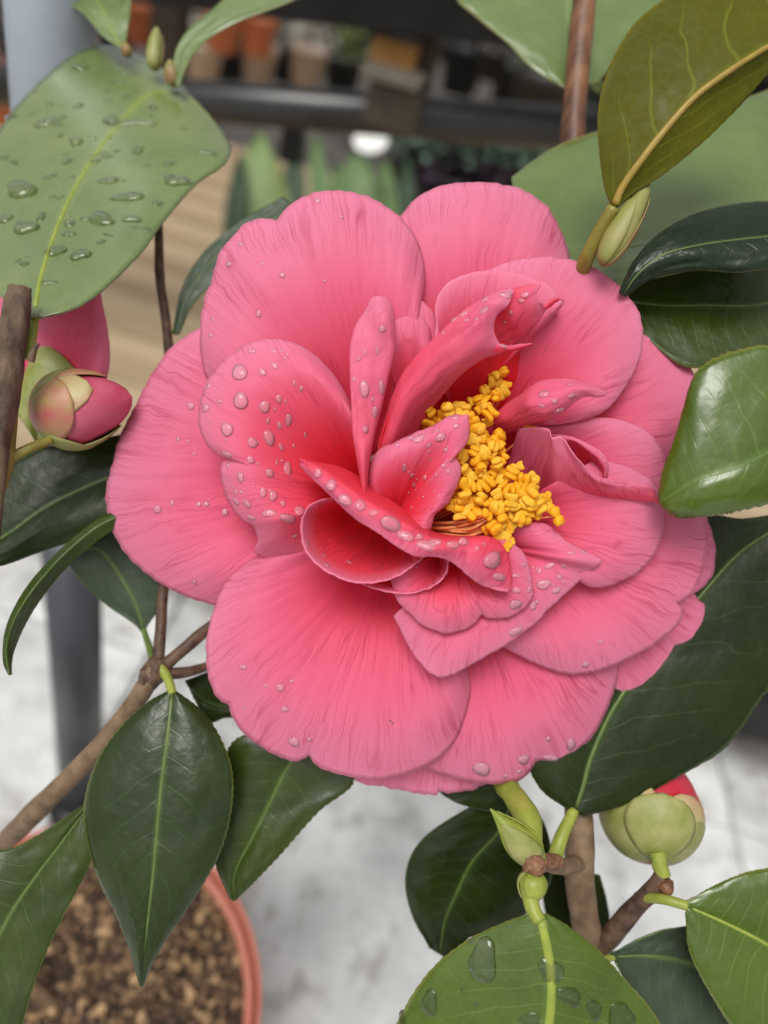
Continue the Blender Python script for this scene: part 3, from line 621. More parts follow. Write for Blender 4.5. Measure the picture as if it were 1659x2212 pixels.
# ------------------------------------------------------------------ leaves
def leaf(rows, mat, mid=None, midr=(7, 2.5), serr=0., teeth=34, seed=0, n=90, m=15, cup=0, wav=6, th=5, pet=None, petr=(12, 12), petmat=None, drops=None, label=None, side=1, hf=.3, dsc=1., dots=0):
    A = cr(np.asarray(rows, float), n=n)                # n x 3 x 3
    G = np.zeros((n, 2 * m + 1, 3)); UV = np.zeros((n, 2 * m + 1, 2))
    for i in range(n):
        v = i / (n - 1); L_, M_, R_ = A[i]
        te = serr * ((v * teeth) % 1.0 - .5) if serr else 0
        env = math.sin(math.pi * min(1, max(0, v)))**.5
        for j in range(-m, m + 1):
            s = j / m; E = R_ if s > 0 else L_; a = abs(s)
            P = M_ + (E - M_) * a
            P = P.copy(); P[2] += cup * 4 * a * (1 - a) * env
            if a == 1 and te:
                dv = (E - M_)[:2]; l = np.linalg.norm(dv) + 1e-6; P[:2] += dv / l * te * min(1, l / 40)
            P[2] += wav * (nz(v * 3.0 + seed, s * 1.4, seed) + .35 * nz(v * 9, s * 4, seed + 3)) * (a * .8 + .2)
            G[i, j + m] = P; UV[i, j + m] = (s, v)
    V = Ua(G).reshape(-1, 3); Fc = gridf(n, 2 * m + 1)
    o = mk('leaf', V, Fc, mat, plant, UV.reshape(-1, 2)); solid(o, th * S)
    if label: o['label'] = label
    if dots:
        DV = []; DF = []
        for e in (0, 2 * m):
            for i in range(3, n - 3, max(1, n // dots)):
                c_ = Ua(G[i, e]); k0 = len(DV)
                for d_ in ((1, 0, 0), (0, 1, 0), (-1, 0, 0), (0, -1, 0), (0, 0, 1), (0, 0, -1)): DV.append(c_ + 2.6 * np.array(d_))
                DF += [(k0 + a_, k0 + b_, k0 + 4) for a_, b_ in ((0, 1), (1, 2), (2, 3), (3, 0))] + [(k0 + b_, k0 + a_, k0 + 5) for a_, b_ in ((0, 1), (1, 2), (2, 3), (3, 0))]
        mk('tooth_tips', np.array(DV), DF, SCAR, o)
    if mid is not None:
        P = G[2:-3:3, m].copy(); rr = np.linspace(midr[0], midr[1], len(P)) * .8; P[:, 2] += side * 2.4 - rr * .62
        V2, F2 = tube_v(Ua(P), rr, 10)
        mk('midrib', V2, F2, mid, o)
    if pet is not None:
        P = cr(np.asarray(pet, float), n=18); V2, F2 = tube_v(Ua(P), np.linspace(petr[0], petr[1], 18), 14)
        mk('petiole', V2, F2, petmat or STEM_G, o)
    if drops:
        t_ = bvh([(V, Fc)])
        for (x, y, rx, ry, a) in drops: drop(t_, x, y, rx * dsc, ry * dsc, a, o, hf, mat=WATER_L, irr=2.2)
    return o
def uph(x, y, x0, y0, h0, k=.8):                        # height of a roughly level leaf: farther = higher in the picture
    return h0 + (y - y0) * k
def lev(rows, x0, y0, h0, k):
    return [[(x, y, uph(x, y, x0, y0, h0, k) + dh) for (x, y, *r) in row for dh in [r[0] if r else 0]] for row in rows]

rl = random.Random(17)
L1 = leaf(lev([
    [(60, 682), (75, 684), (90, 687)], [(-20, 612, -20), (92, 590), (185, 655, -20)], [(-60, 450, -30), (140, 455), (296, 556, -30)], [(-12, 300, -10), (198, 350), (354, 478, -25)],
    [(92, 172, 0), (262, 265), (422, 400, -20)], [(200, 102, -20), (322, 205), (480, 360, -40)], [(300, 118, -50), (388, 205, -30), (497, 336, -60)], [(398, 190, -70), (442, 242, -60), (498, 320, -80)], [(484, 290, -95), (491, 306, -95), (496, 315, -95)]],
    75, 680, -40, 1.25), LEAF_WET, MIDRIB_Y, (9, 4), serr=2, seed=1, wav=22,
    pet=[(60, 775, -30), (68, 735, -40), (75, 684, -62)], petr=(11, 10), cup=6, hf=.5, dsc=1.25,
    drops=[(174,149,22,15,-30),(106,265,38,16,-25),(278,268,55,14,0),(240,262,22,16,20),(165,307,17,17,0),(299,327,14,17,0),(10,341,10,10,0),(145,350,11,11,0),(446,330,24,10,0),(47,412,36,28,10),(12,475,17,14,0),(57,495,26,22,40),(235,392,24,13,-20),(277,428,35,17,-12),(385,393,28,20,10),(220,475,34,20,30),(285,475,17,14,0),(175,553,18,21,0),(120,545,20,18,0),(218,525,9,9,0),(205,350,14,10,-40),(105,612,17,9,0),(365,355,13,10,30),(75,200,9,7,0),(255,180,22,8,0),(230,150,13,9,0),(330,235,12,8,0),(90,470,10,18,0),(150,480,12,9,0),(340,440,14,9,-30),(200,300,9,8,0)] + [(rl.uniform(20, 430), rl.uniform(130, 600), rl.uniform(4, 15), rl.uniform(3, 11), rl.uniform(-60, 60)) for _ in range(60)],
    label='big green leaf paled with sky sheen, covered in raindrops, upper left of the flower')
leaf(lev([[(258, 104), (263, 106), (268, 104)], [(222, 78), (245, 70), (276, 66)], [(178, 28), (225, 30), (283, 10)], [(120, -10), (205, -15), (285, -40)], [(100, -80), (190, -90), (270, -110)]], 262, 104, -640, .5), LEAF_PALE, MIDRIB_Y, (5, 3), serr=3, seed=2,
     label='small leaf tip hanging down over the grey post')
leaf(lev([[(381, 184), (386, 186), (391, 182)], [(376, 150), (388, 150), (400, 148)], [(380, 112), (397, 112), (418, 118)], [(405, 68), (425, 78), (450, 84)], [(455, 25), (480, 36), (520, 45)], [(520, -30), (560, -5), (630, 2)], [(600, -80), (640, -60), (700, -40)]], 386, 184, -600, .5), LEAF_PALE, MIDRIB_G, (4, 2), seed=3, label='narrow leaf seen edge-on left of the dark beam')
leaf(lev([[(1214, 187), (1222, 192), (1262, 186)], [(1150, 148), (1222, 150), (1300, 168)], [(1095, 92), (1226, 95), (1345, 112)], [(1035, 42), (1232, 30), (1408, 50)], [(982, -15), (1240, -40), (1450, -30)], [(1000, -120), (1250, -120), (1430, -110)]], 1222, 190, -600, .7), LEAF_PALE, MIDRIB_G, (7, 4), seed=4, cup=10, wav=12, label='broad matt leaf behind the reddish stem at the top')
leaf([[(1322, 446, -10), (1327, 450, 0), (1334, 446, -10)], [(1305, 402, 0), (1342, 408, 12), (1372, 416, -4)], [(1294, 320, 20), (1388, 342, 36), (1440, 372, 12)], [(1292, 240, 35), (1440, 276, 52), (1520, 306, 20)], [(1310, 160, 45), (1500, 210, 62), (1585, 242, 22)], [(1350, 80, 45), (1570, 157, 66), (1640, 180, 24)], [(1400, 25, 40), (1640, 112, 62), (1690, 120, 24)], [(1490, -30, 30), (1710, 70, 50), (1740, 40, 20)], [(1600, -60, 10), (1780, 10, 30), (1790, -20, 10)]],
     LEAF_OLIVE, MIDRIB_O, (11, 6), serr=2.5, teeth=30, seed=5, wav=5, cup=-6,
     pet=[(1238, 640, -190), (1266, 562, -70), (1296, 498, -24), (1326, 446, 2)], petr=(19, 13), petmat=STEM_OL, dots=26, label='olive underside of a large leaf, top right corner')
leaf(lev([[(1105, 384, 0), (1112, 480), (1120, 580)], [(1196, 320), (1250, 540), (1262, 630)], [(1300, 282), (1400, 530), (1390, 606)], [(1450, 240), (1550, 490), (1550, 570)], [(1600, 215), (1700, 430), (1700, 540)], [(1720, 170), (1800, 380), (1800, 520)]], 1300, 540, -230, 1.), LEAF_PALE, MIDRIB_G, (5, 4), seed=6, wav=16, cup=14, label='wide blurred leaf filling the gap behind the olive leaf')
leaf([[(1338, 632, -70), (1343, 638, -72), (1350, 640, -80)], [(1372, 560, -60), (1378, 592, -50), (1398, 606, -70)], [(1420, 508, -70), (1430, 552, -42), (1452, 589, -60)], [(1480, 470, -90), (1500, 532, -40), (1520, 584, -50)], [(1550, 448, -110), (1580, 520, -45), (1600, 588, -45)], [(1640, 436, -120), (1670, 510, -50), (1690, 574, -45)], [(1720, 440, -120), (1750, 500, -60), (1760, 560, -50)]],
     leaf_mat('leaf_black_wet', (.008, .016, .006), (.014, .028, .010), vein=(.05, .09, .03), rough=.3, veinw=.2, spec=.35, bump=1.0, coat=.12, edge=(.2, .18, .05)), MIDRIB_G, (4, 3), serr=2, seed=7, wav=10, cup=8,
     drops=[(1530,520,10,7,0),(1560,500,8,6,0),(1500,545,7,5,0),(1600,470,12,6,0),(1585,530,8,6,0),(1545,470,9,5,0),(1470,500,8,6,-20),(1620,520,9,7,0),(1450,540,6,5,0)], label='dark wet leaf curling at the right edge')
leaf(lev([[(1335, 625), (1345, 650), (1368, 705)], [(1430, 590), (1430, 660), (1412, 745)], [(1520, 580), (1530, 660), (1482, 792)], [(1620, 580), (1630, 660), (1570, 782)], [(1720, 560), (1730, 640), (1700, 745)]], 1400, 690, -190, .4), LEAF_MID, MIDRIB_G, (4, 3), seed=8, label='leaf in shade below the dark wet leaf')
leaf([[(1780, 760, 40), (1800, 900, 60), (1780, 1060, 20)], [(1680, 745, 70), (1690, 960, 90), (1690, 1080, 60)], [(1600, 755, 70), (1610, 1004, 92), (1600, 1102, 66)], [(1540, 776, 62), (1560, 1022, 84), (1560, 1110, 60)], [(1500, 812, 52), (1515, 1036, 74), (1520, 1114, 55)], [(1478, 880, 44), (1484, 1050, 62), (1488, 1117, 50)], [(1456, 955, 36), (1460, 1066, 50), (1464, 1117, 44)], [(1436, 1008, 28), (1440, 1078, 38), (1446, 1108, 34)], [(1423, 1060, 20), (1426, 1086, 24), (1432, 1097, 22)]],
     LEAF_GLOSS, MIDRIB_G, (4, 2), serr=5, teeth=26, seed=9, wav=10, cup=12, drops=[(1560,920,5,4,0),(1590,870,4,4,0),(1530,960,4,5,0),(1620,1030,6,5,0),(1505,1000,4,4,0)], dots=24, label='glossy toothed leaf overlapping the right edge of the flower')
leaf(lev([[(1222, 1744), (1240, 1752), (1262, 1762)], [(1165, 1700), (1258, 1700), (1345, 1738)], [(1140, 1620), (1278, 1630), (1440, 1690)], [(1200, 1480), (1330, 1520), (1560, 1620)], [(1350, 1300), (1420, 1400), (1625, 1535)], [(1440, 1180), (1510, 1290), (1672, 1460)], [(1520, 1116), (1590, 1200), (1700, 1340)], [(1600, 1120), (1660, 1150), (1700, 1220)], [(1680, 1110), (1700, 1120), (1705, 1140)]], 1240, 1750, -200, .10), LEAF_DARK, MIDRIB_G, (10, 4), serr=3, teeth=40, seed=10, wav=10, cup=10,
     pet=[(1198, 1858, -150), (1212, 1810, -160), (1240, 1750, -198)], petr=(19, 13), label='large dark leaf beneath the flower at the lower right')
leaf([[(1150, 1972, 8), (1165, 1978, 14), (1180, 1974, 8)], [(1095, 1990, -6), (1178, 2030, 26), (1222, 1998, 8)], [(1010, 2030, -20), (1188, 2090, 34), (1290, 2050, 8)], [(930, 2095, -30), (1190, 2150, 40), (1345, 2110, 6)], [(870, 2185, -36), (1184, 2215, 44), (1410, 2185, 4)], [(835, 2280, -40), (1172, 2300, 46), (1450, 2270, 0)], [(860, 2400, -30), (1155, 2400, 40), (1440, 2380, 0)], [(960, 2500, 0), (1140, 2500, 20), (1320, 2480, 0)]],
     LEAF_GLOSS, MIDRIB_Y, (18, 12), serr=3, teeth=34, seed=11, wav=9, cup=10, hf=.28,
     drops=[(1044,2076,34,40,10),(929,2166,22,25,0),(1189,2096,28,25,0),(1099,2001,12,7,20),(1145,2019,6,9,-30),(999,2136,8,7,0),(1340,2196,36,28,10),(1144,2204,26,16,0),(1229,2151,26,22,20),(1020,2030,14,8,-20),(1283,2180,18,24,0),(1110,2080,6,5,0),(1030,2168,10,8,0),(960,2060,10,6,-30),(870,2200,12,14,0),(1300,2120,6,5,0),(1210,2040,5,4,0)],
     pet=[(1155, 1866, -40), (1145, 1920, -20), (1150, 1960, 2), (1166, 1990, 16)], petr=(20, 15), petmat=STEM_G, label='wet green leaf with a yellow midrib at the bottom')
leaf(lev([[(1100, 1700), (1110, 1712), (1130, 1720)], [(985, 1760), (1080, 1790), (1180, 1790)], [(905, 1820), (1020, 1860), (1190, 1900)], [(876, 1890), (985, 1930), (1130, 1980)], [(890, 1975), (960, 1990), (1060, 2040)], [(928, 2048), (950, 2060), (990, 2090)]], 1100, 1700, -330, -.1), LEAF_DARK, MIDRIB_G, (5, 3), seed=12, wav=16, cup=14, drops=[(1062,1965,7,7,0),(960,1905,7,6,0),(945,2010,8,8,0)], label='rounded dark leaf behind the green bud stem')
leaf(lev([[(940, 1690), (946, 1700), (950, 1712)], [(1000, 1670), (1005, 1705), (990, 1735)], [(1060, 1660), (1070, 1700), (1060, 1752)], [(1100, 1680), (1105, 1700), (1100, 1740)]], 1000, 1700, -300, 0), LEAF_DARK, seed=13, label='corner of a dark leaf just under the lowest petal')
leaf([[(365, 1493, -190), (373, 1497, -186), (381, 1495, -190)], [(318, 1520, -186), (368, 1540, -168), (432, 1534, -186)], [(262, 1570, -170), (362, 1600, -150), (474, 1590, -175)], [(212, 1640, -160), (352, 1672, -136), (500, 1660, -165)], [(184, 1730, -150), (344, 1745, -126), (502, 1730, -156)], [(188, 1815, -145), (338, 1815, -120), (486, 1812, -150)], [(216, 1905, -140), (332, 1880, -116), (455, 1882, -142)], [(250, 1972, -136), (324, 1950, -114), (405, 1960, -138)], [(276, 2040, -132), (316, 2020, -116), (352, 2040, -134)], [(294, 2098, -130), (308, 2080, -122), (324, 2090, -132)], [(303, 2128, -132), (306, 2130, -130), (309, 2128, -132)]],
     leaf_mat('leaf_green_satin', (.014, .027, .003), (.026, .043, .005), vein=(.08, .14, .04), rough=.33, veinw=.35, spec=.5, bump=.7, edge=(.22, .26, .07)), MIDRIB_G, (9, 4), serr=4, teeth=44, seed=14, wav=12, cup=14, pet=[(345, 1440, -230), (362, 1465, -215), (373, 1500, -186)], petr=(13, 10), label='hanging pointed leaf in front of the pot of bark')
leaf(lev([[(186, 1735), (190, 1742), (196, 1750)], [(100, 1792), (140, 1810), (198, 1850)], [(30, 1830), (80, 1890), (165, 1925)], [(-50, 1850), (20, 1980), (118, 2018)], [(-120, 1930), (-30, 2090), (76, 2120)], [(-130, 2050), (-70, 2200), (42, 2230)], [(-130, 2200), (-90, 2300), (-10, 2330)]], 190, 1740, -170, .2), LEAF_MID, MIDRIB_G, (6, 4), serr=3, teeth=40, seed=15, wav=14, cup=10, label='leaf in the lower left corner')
leaf(lev([[(640, 1600), (660, 1610), (690, 1620)], [(520, 1590), (620, 1660), (765, 1686)], [(478, 1660), (580, 1740), (692, 1750)], [(470, 1750), (545, 1810), (620, 1830)], [(462, 1850), (510, 1880), (552, 1902)], [(496, 1938), (502, 1945), (510, 1944)]], 600, 1650, -260, 0.1), LEAF_MID, MIDRIB_G, (5, 3), serr=4, teeth=30, seed=16, wav=12, cup=8, label='dark toothed leaf behind the hanging leaf')
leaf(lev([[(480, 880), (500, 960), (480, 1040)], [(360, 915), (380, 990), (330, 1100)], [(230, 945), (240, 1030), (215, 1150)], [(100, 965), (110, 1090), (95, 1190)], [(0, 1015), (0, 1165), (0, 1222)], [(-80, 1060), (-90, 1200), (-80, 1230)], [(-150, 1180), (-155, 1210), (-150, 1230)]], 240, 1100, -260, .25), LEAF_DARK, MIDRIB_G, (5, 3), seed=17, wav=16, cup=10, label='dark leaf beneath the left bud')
leaf([[(330, 1080, -240), (335, 1090, -236), (340, 1100, -240)], [(236, 1110, -210), (240, 1122, -200), (250, 1142, -214)], [(180, 1146, -190), (184, 1158, -180), (192, 1182, -200)], [(118, 1200, -170), (124, 1212, -158), (136, 1234, -186)], [(62, 1264, -150), (68, 1278, -138), (86, 1296, -170)], [(24, 1330, -130), (30, 1342, -120), (52, 1352, -156)], [(8, 1385, -120), (14, 1396, -112), (30, 1404, -140)], [(8, 1430, -112), (16, 1434, -108), (24, 1432, -126)], [(20, 1457, -106), (22, 1458, -106), (24, 1457, -108)]],
     LEAF_MID, None, seed=18, wav=3, serr=2, teeth=30, label='curled leaf seen edge-on, drooping at the left')
leaf(lev([[(140, 1190), (145, 1200), (150, 1220)], [(215, 1130), (210, 1185), (180, 1260)], [(300, 1140), (250, 1230), (235, 1310)], [(365, 1200), (290, 1300), (285, 1345)], [(340, 1320), (312, 1362), (306, 1365)]], 240, 1200, -360, 0), LEAF_GREYG, MIDRIB_G, (4, 5), seed=19, wav=10, pet=[(310, 1358, -360), (318, 1385, -340), (330, 1425, -300)], petr=(7, 9), petmat=MIDRIB_G, label='grey-green leaf behind the curled leaf')
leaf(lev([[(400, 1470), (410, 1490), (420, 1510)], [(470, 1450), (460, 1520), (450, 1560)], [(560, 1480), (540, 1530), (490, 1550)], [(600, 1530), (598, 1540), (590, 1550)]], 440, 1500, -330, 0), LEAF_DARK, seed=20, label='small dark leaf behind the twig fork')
leaf(lev([[(1478, 1950), (1486, 1957), (1482, 1972)], [(1545, 1912), (1560, 1990), (1488, 2050)], [(1620, 1882), (1640, 2030), (1525, 2130)], [(1700, 1875), (1720, 2080), (1590, 2230)], [(1800, 1900), (1800, 2140), (1680, 2310)], [(1870, 2000), (1870, 2190), (1800, 2290)]], 1486, 1957, -110, .15), LEAF_GLOSS, MIDRIB_Y, (9, 5), serr=2, seed=21, wav=10, cup=10, drops=[(1580,2100,7,5,0),(1561,2075,5,4,0)],
     pet=[(1376, 1938, -205), (1430, 1942, -130), (1486, 1957, -108)], petr=(12, 11), label='green leaf with a yellow midrib at the lower right edge')
leaf(lev([[(1318, 2060), (1326, 2066), (1330, 2080)], [(1380, 2028), (1400, 2064), (1370, 2160)], [(1450, 2005), (1480, 2075), (1430, 2250)], [(1530, 2010), (1560, 2110), (1520, 2300)], [(1610, 2120), (1620, 2200), (1600, 2320)]], 1326, 2066, -230, .2), LEAF_GREYG, MIDRIB_G, (5, 4), seed=22, wav=10, pet=[(1280, 2090, -250), (1300, 2075, -240), (1328, 2066, -230)], petr=(11, 8), label='greyish leaf behind the lower right leaf')
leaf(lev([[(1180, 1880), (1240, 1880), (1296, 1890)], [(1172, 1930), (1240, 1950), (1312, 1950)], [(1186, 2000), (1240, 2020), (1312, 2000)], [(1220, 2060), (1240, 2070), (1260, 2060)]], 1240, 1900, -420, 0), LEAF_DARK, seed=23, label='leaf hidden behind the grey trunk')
leaf(lev([[(372, 720), (380, 724), (388, 720)], [(392, 625), (404, 640), (424, 650)], [(440, 545), (462, 560), (500, 580)], [(520, 478), (545, 500), (600, 520)], [(610, 425), (640, 450), (700, 480)]], 400, 690, -420, .4), LEAF_GREYG, None, seed=24, label='drab leaf showing behind the upper left petals')

# ------------------------------------------------------------------ stems
def stem(name, pts, r0, r1, mat, label=None, knots=(), n=40, rough=.06, rr=None):
    P = cr(np.asarray(pts, float), n=n)
    rad = np.interp(np.linspace(0, 1, n), np.linspace(0, 1, len(rr)), rr) if rr else np.linspace(r0, r1, n)
    rad = rad * np.array([1 + min(rough, .06) * nz(i * max(1.2, np.abs(np.diff(P[:, :2], axis=0)).sum() / 75.) / n, r0, len(WORG)) * 2 for i in range(n)])
    for k, a in knots: rad = rad * (1 + a * np.exp(-((np.linspace(0, 1, n) - k) / .035)**2))
    V, Fc = tube_v(Ua(P), rad, 18)
    V = np.array(V)
    for i in range(len(V)):                              # bark relief
        nn = nz(math.cos((i % 18) * .349) * 2.2 + (i // 18) * 5. / n, math.sin((i % 18) * .349) * 2.2, r0 + 3)
        V[i] += (V[i] - Ua(P)[i // 18]) * rough * 2.0 * nn
    o = mk(name, V, Fc, mat, plant)
    if label: o['label'] = label
    return o
PI_ = lambda x, y, z: (x, y, F * (1 - 0)) 
def w2p(wv):                                             # world point -> plan coordinates
    c = ROT.transposed() @ (Vector(wv) - CAM); d = -c.z / S; return (CX + c.x / -c.z * F, CY - c.y / -c.z * F, F - d)
base_p = w2p(Vector((SOIL_C.x, SOIL_C.y, SOIL_Z - .01)))
stem('stem', [base_p, (-60, 2000, -1300), (-40, 1880, -700), (60, 1770, -420), (190, 1640, -300), (290, 1520, -250), (340, 1440, -240)], 30, 24, BARK_G, knots=((.98, .25),))
stem('node', [(318, 1475, -246), (335, 1450, -240), (350, 1425, -246)], 24, 24, BARK_T, rr=[24, 34, 32, 22], rough=.12, n=20)
stem('twig', [(340, 1440, -245), (347, 1360, -280), (352, 1280, -300), (380, 1000, -420), (362, 730, -430), (345, 600, -440), (342, 490, -480), (330, 300, -640), (312, 160, -760)], 15, 11, BARK_T)
stem('twig', [(345, 1445, -240), (400, 1400, -270), (460, 1350, -310), (560, 1290, -380)], 17, 14, BARK_T)
stem('twig', [(345, 1455, -240), (400, 1452, -270), (480, 1430, -330)], 15, 12, BARK_T)
stem('stem', [(44, 620, 20), (38, 660, 20), (22, 760, 10), (8, 860, 0), (-6, 950, -20), (-10, 1040, -50), (-40, 1300, -150), (-60, 1600, -350), (-40, 1860, -650)], 28, 26, BARK, 'cut off brown stem at the left edge', rr=[22, 27, 29, 28, 26, 24, 24, 24, 24], rough=.16, n=90)
stem('stem', [(30, 680, -20), (30, 760, -30), (24, 900, -60), (16, 1000, -60), (-10, 1090, -60)], 16, 12, STEM_OL)
stem('twig', [(0, 1000, -60), (60, 970, -80), (110, 950, -110)], 12, 10, STEM_OL)
stem('twig', [(66, 780, 0), (72, 760, 5), (82, 742, 0)], 9, 4, BARK)
stem('stem', [(1266, -60, -544), (1262, 0, -544), (1252, 110, -544), (1243, 220, -544), (1236, 320, -544), (1225, 560, -540), (1200, 900, -430), (1215, 1400, -400), (1245, 1700, -280), (1252, 1810, -240), (1252, 1900, -250), (1262, 1980, -270), (1272, 2060, -290), (1230, 2220, -400), (1000, 2500, -1000), (400, 2400, -1500), base_p], 24, 30, BARK_G, rr=[23, 23, 24, 25, 26, 26, 30, 32, 34, 36, 37, 36, 36, 34, 34, 34, 34], n=140, rough=.02)
stem('stem', [(1266, -62, -540), (1262, 0, -540), (1252, 110, -540), (1243, 220, -540), (1236, 322, -540), (1230, 450, -538)], 26, 28, BARK_R, 'reddish brown stem at the top right', rough=.05, rr=[33, 33, 34, 35, 36])
stem('twig', [(1262, 2055, -285), (1310, 2030, -262), (1350, 1985, -235), (1390, 1942, -190), (1418, 1915, -170), (1432, 1892, -165)], 28, 20, BARK_T, rr=[30, 27, 24, 22, 22, 20])
stem('twig', [(1432, 1892, -165), (1425, 1866, -168), (1418, 1840, -175)], 18, 20, STEM_G)
stem('twig', [(1255, 1860, -235), (1215, 1872, -150), (1170, 1862, -90)], 22, 18, BARK_G)
stem('twig', [(1155, 1868, -50), (1150, 1820, -60), (1135, 1760, -120), (1105, 1712, -200), (1082, 1668, -285), (1030, 1450, -345), (970, 1180, -340)], 20, 20, STEM_G, 'green flower stalk coming out under the lowest petals', rr=[28, 23, 30, 27, 28, 25, 25], n=60, knots=((.28, .12),))
stem('twig', [(1205, 1862, -110), (1180, 1862, -80), (1160, 1866, -45)], 16, 22, SCAR)
stem('leaf_scar', [(1150, 1850, -30), (1154, 1866, -18), (1156, 1884, -24)], 20, 18, SCAR, rr=[14, 24, 16], rough=.2)
stem('petiole', [(1300, 1960, -500), (1262, 2070, -330), (1290, 2085, -260)], 8, 8, STEM_G)

# ------------------------------------------------------------------ buds
def bud(base, tip, wdt, mats, nsc=4, hb=-100, ht=-100, label=None, tipmat=None, pt=0., spread=.62, scl=1., spec_=None):
    """A bud: closed core (petals) wrapped by overlapping scales."""
    Bp = np.array(U(*base, hb)); Tp = np.array(U(*tip, ht)); ax = Tp - Bp; Ln = np.linalg.norm(ax); ax /= Ln
    a = np.cross(ax, [0, 0, 1.]); a /= np.linalg.norm(a); c = np.cross(ax, a)
    def prof(v):
        a_ = math.sin(math.pi * min(1, v)**.75)**.62 if v < 1 else 0; c_ = (1 - v) * (.72 + .5 * math.sin(math.pi * v)) if v < 1 else 0
        return wdt / 2 * (a_ * (1 - pt) + c_ * pt) + .5
    root = empty('bud', to_w([Bp])[0], plant)
    if label: root['label'] = label
    V = [Bp + ax * Ln * v + (a * math.cos(q) + c * math.sin(q)) * prof(v) * .96 * (1 + .05 * math.sin(2 * q + 7 * v)) for v in np.linspace(0, 1, 20) for q in np.linspace(0, 2 * math.pi, 25)[:-1]]
    mk('bud_core', V, gridf(20, 24, True), tipmat or mats[0], root)
    if spec_: nsc = len(spec_)
    for k in range(nsc):
        q0 = k * 2.39996 + 1.2 + seedb[0]; v1 = (.50 + .5 * (k + 1) / nsc) * scl; hw = 1.15 - .12 * (k % 3); mt = mats[k % len(mats)]
        if spec_: q0, v1, mt, hw = spec_[k]
        G = []
        for i in range(16):
            v = v1 * i / 15
            ww = hw * math.sqrt(max(0, 1 - (i / 15)**2.6)) + .02
            for j in range(13):
                q = q0 + ww * (j / 6 - 1)
                G.append(Bp + ax * Ln * v + (a * math.cos(q) + c * math.sin(q)) * (prof(v) * (1.01 + .009 * (nsc - k)) + .8))
        solid(mk('bud_scale', np.array(G), gridf(16, 13), mt, root), 3 * S)
    return root
seedb = [2.6]
bud((78, 902), (286, 858), 178, [BUD_G, BUD_P, BUD_P, BUD_G], 5, -170, -150, 'round pink and green bud, left of the flower', BUD_DK, spec_=[(.1, .50, BUD_G, 1.0), (3.5, .46, BUD_G, .8), (4.75, .58, BUD_P, 1.0), (.5, .78, BUD_G, .8), (3.2, .80, BUD_P, .8), (1.8, .9, BUD_P, 1.1), (4.4, .74, BUD_CR, .8)])
seedb = [2.1]
bud((1412, 1862), (1396, 1600), 240, [BUD_G, BUD_P, BUD_G, BUD_P], 6, -200, -420, 'swelling bud with a red tip under the large dark leaf', BUD_RED, spec_=[(4.5, .36, BUD_G, .9), (5.9, .30, BUD_G, .9), (3.2, .46, BUD_G, .9), (5.2, .42, BUD_CR, .8), (6.45, .74, BUD_P, .62), (3.75, .50, BUD_CR, .8), (1.6, .9, BUD_P, 1.2)])
seedb = [.4]
bud((1300, 574), (1404, 394), 58, [BUD_TAN, BUD_T2, BUD_TAN], 4, -20, -10, 'slender pale bud beside the olive leaf stalk', BUD_T2)
seedb = [1.]
bud((1150, 1846), (1060, 1746), 84, [STEM_G, BUD_G, STEM_G], 4, -50, -30, 'small pointed green bud below the flower', STEM_G, pt=.95)
bud((1156, 1882), (1140, 1952), 60, [STEM_G, STEM_G, BUD_G], 3, -25, -15, 'tiny green bud under the leaf scar', STEM_G)
bud((332, 152), (340, 58), 46, [BUD_G, BUD_G, BUD_TAN], 4, -640, -640, 'pale green leaf bud at the upper left', BUD_G)
bud((376, 186), (366, 128), 42, [BUD_G, BUD_TAN], 3, -620, -620, 'tiny pale bud by the narrow leaf', BUD_G)
bud((278, 122), (270, 92), 28, [BUD_TAN], 2, -640, -640, 'tiny bud tip behind the big wet leaf', BUD_G)
bud((1428, 1925), (1452, 1902), 34, [SCAR, BARK_R], 3, -150, -150, 'brown dried bud scale on the right twig', BARK_R)

# second flower, mostly hidden behind the left leaf and stem
f2 = empty('flower', to_w([U(60, 850, -330)])[0], plant); f2['label'] = 'second pink flower half hidden behind the wet leaf at the left'
petal('petal', fan((120, 900), -300, [(60, 700), (100, 640), (150, 600), (205, 600), (222, 660), (236, 740), (234, 800), (215, 850), (180, 880)], -250, 25, seed=40), par=f2, rec=False)
petal('petal', fan((60, 880), -330, [(-120, 800), (-90, 680), (-40, 640), (10, 640), (60, 690), (90, 780)], -290, 25, seed=41), par=f2, rec=False)
V, Fc, uv = fan((80, 960), -260, [(30, 880), (60, 790), (90, 742), (125, 760), (165, 800), (180, 840), (150, 920)], -225, 15, seed=42)
solid(mk('sepal', V, Fc, BUD_G, f2, uv), 4 * S)

# ------------------------------------------------------------------ pot and bark
POT = plain_mat('pot_plastic', (.50, .16, .11), (.57, .21, .15), rough=.45, scale=60)
POT_L = plain_mat('pot_terracotta', (.55, .16, .07), (.62, .22, .11), rough=.6, scale=60)
SOIL = plain_mat('potting_mix', (.035, .021, .013), (.10, .062, .038), rough=.9, scale=350, bump=1, dist=.003)
CHIPM = [plain_mat('bark_chip_' + n, a, b_, rough=.75, scale=400, bump=.5, dist=.0008) for n, a, b_ in (('pale', (.38, .24, .12), (.54, .36, .19)), ('brown', (.17, .095, .05), (.31, .19, .10)), ('dark', (.04, .022, .013), (.10, .055, .03)))]
def lathe(prof, c, n=64):
    V = [(c[0] + r * math.cos(q), c[1] + r * math.sin(q), c[2] + z) for r, z in prof for q in np.linspace(0, 2 * math.pi, n + 1)[:-1]]
    return V, gridf(len(prof), n, True)
PC = at(150, 2190, .30); PR = .0775; ZS = PC.z
pot = empty('plant_pot', (PC.x, PC.y, 0)); tag(pot, 'terracotta-coloured plastic pot filled with bark chips, lower left', 'plant pot')
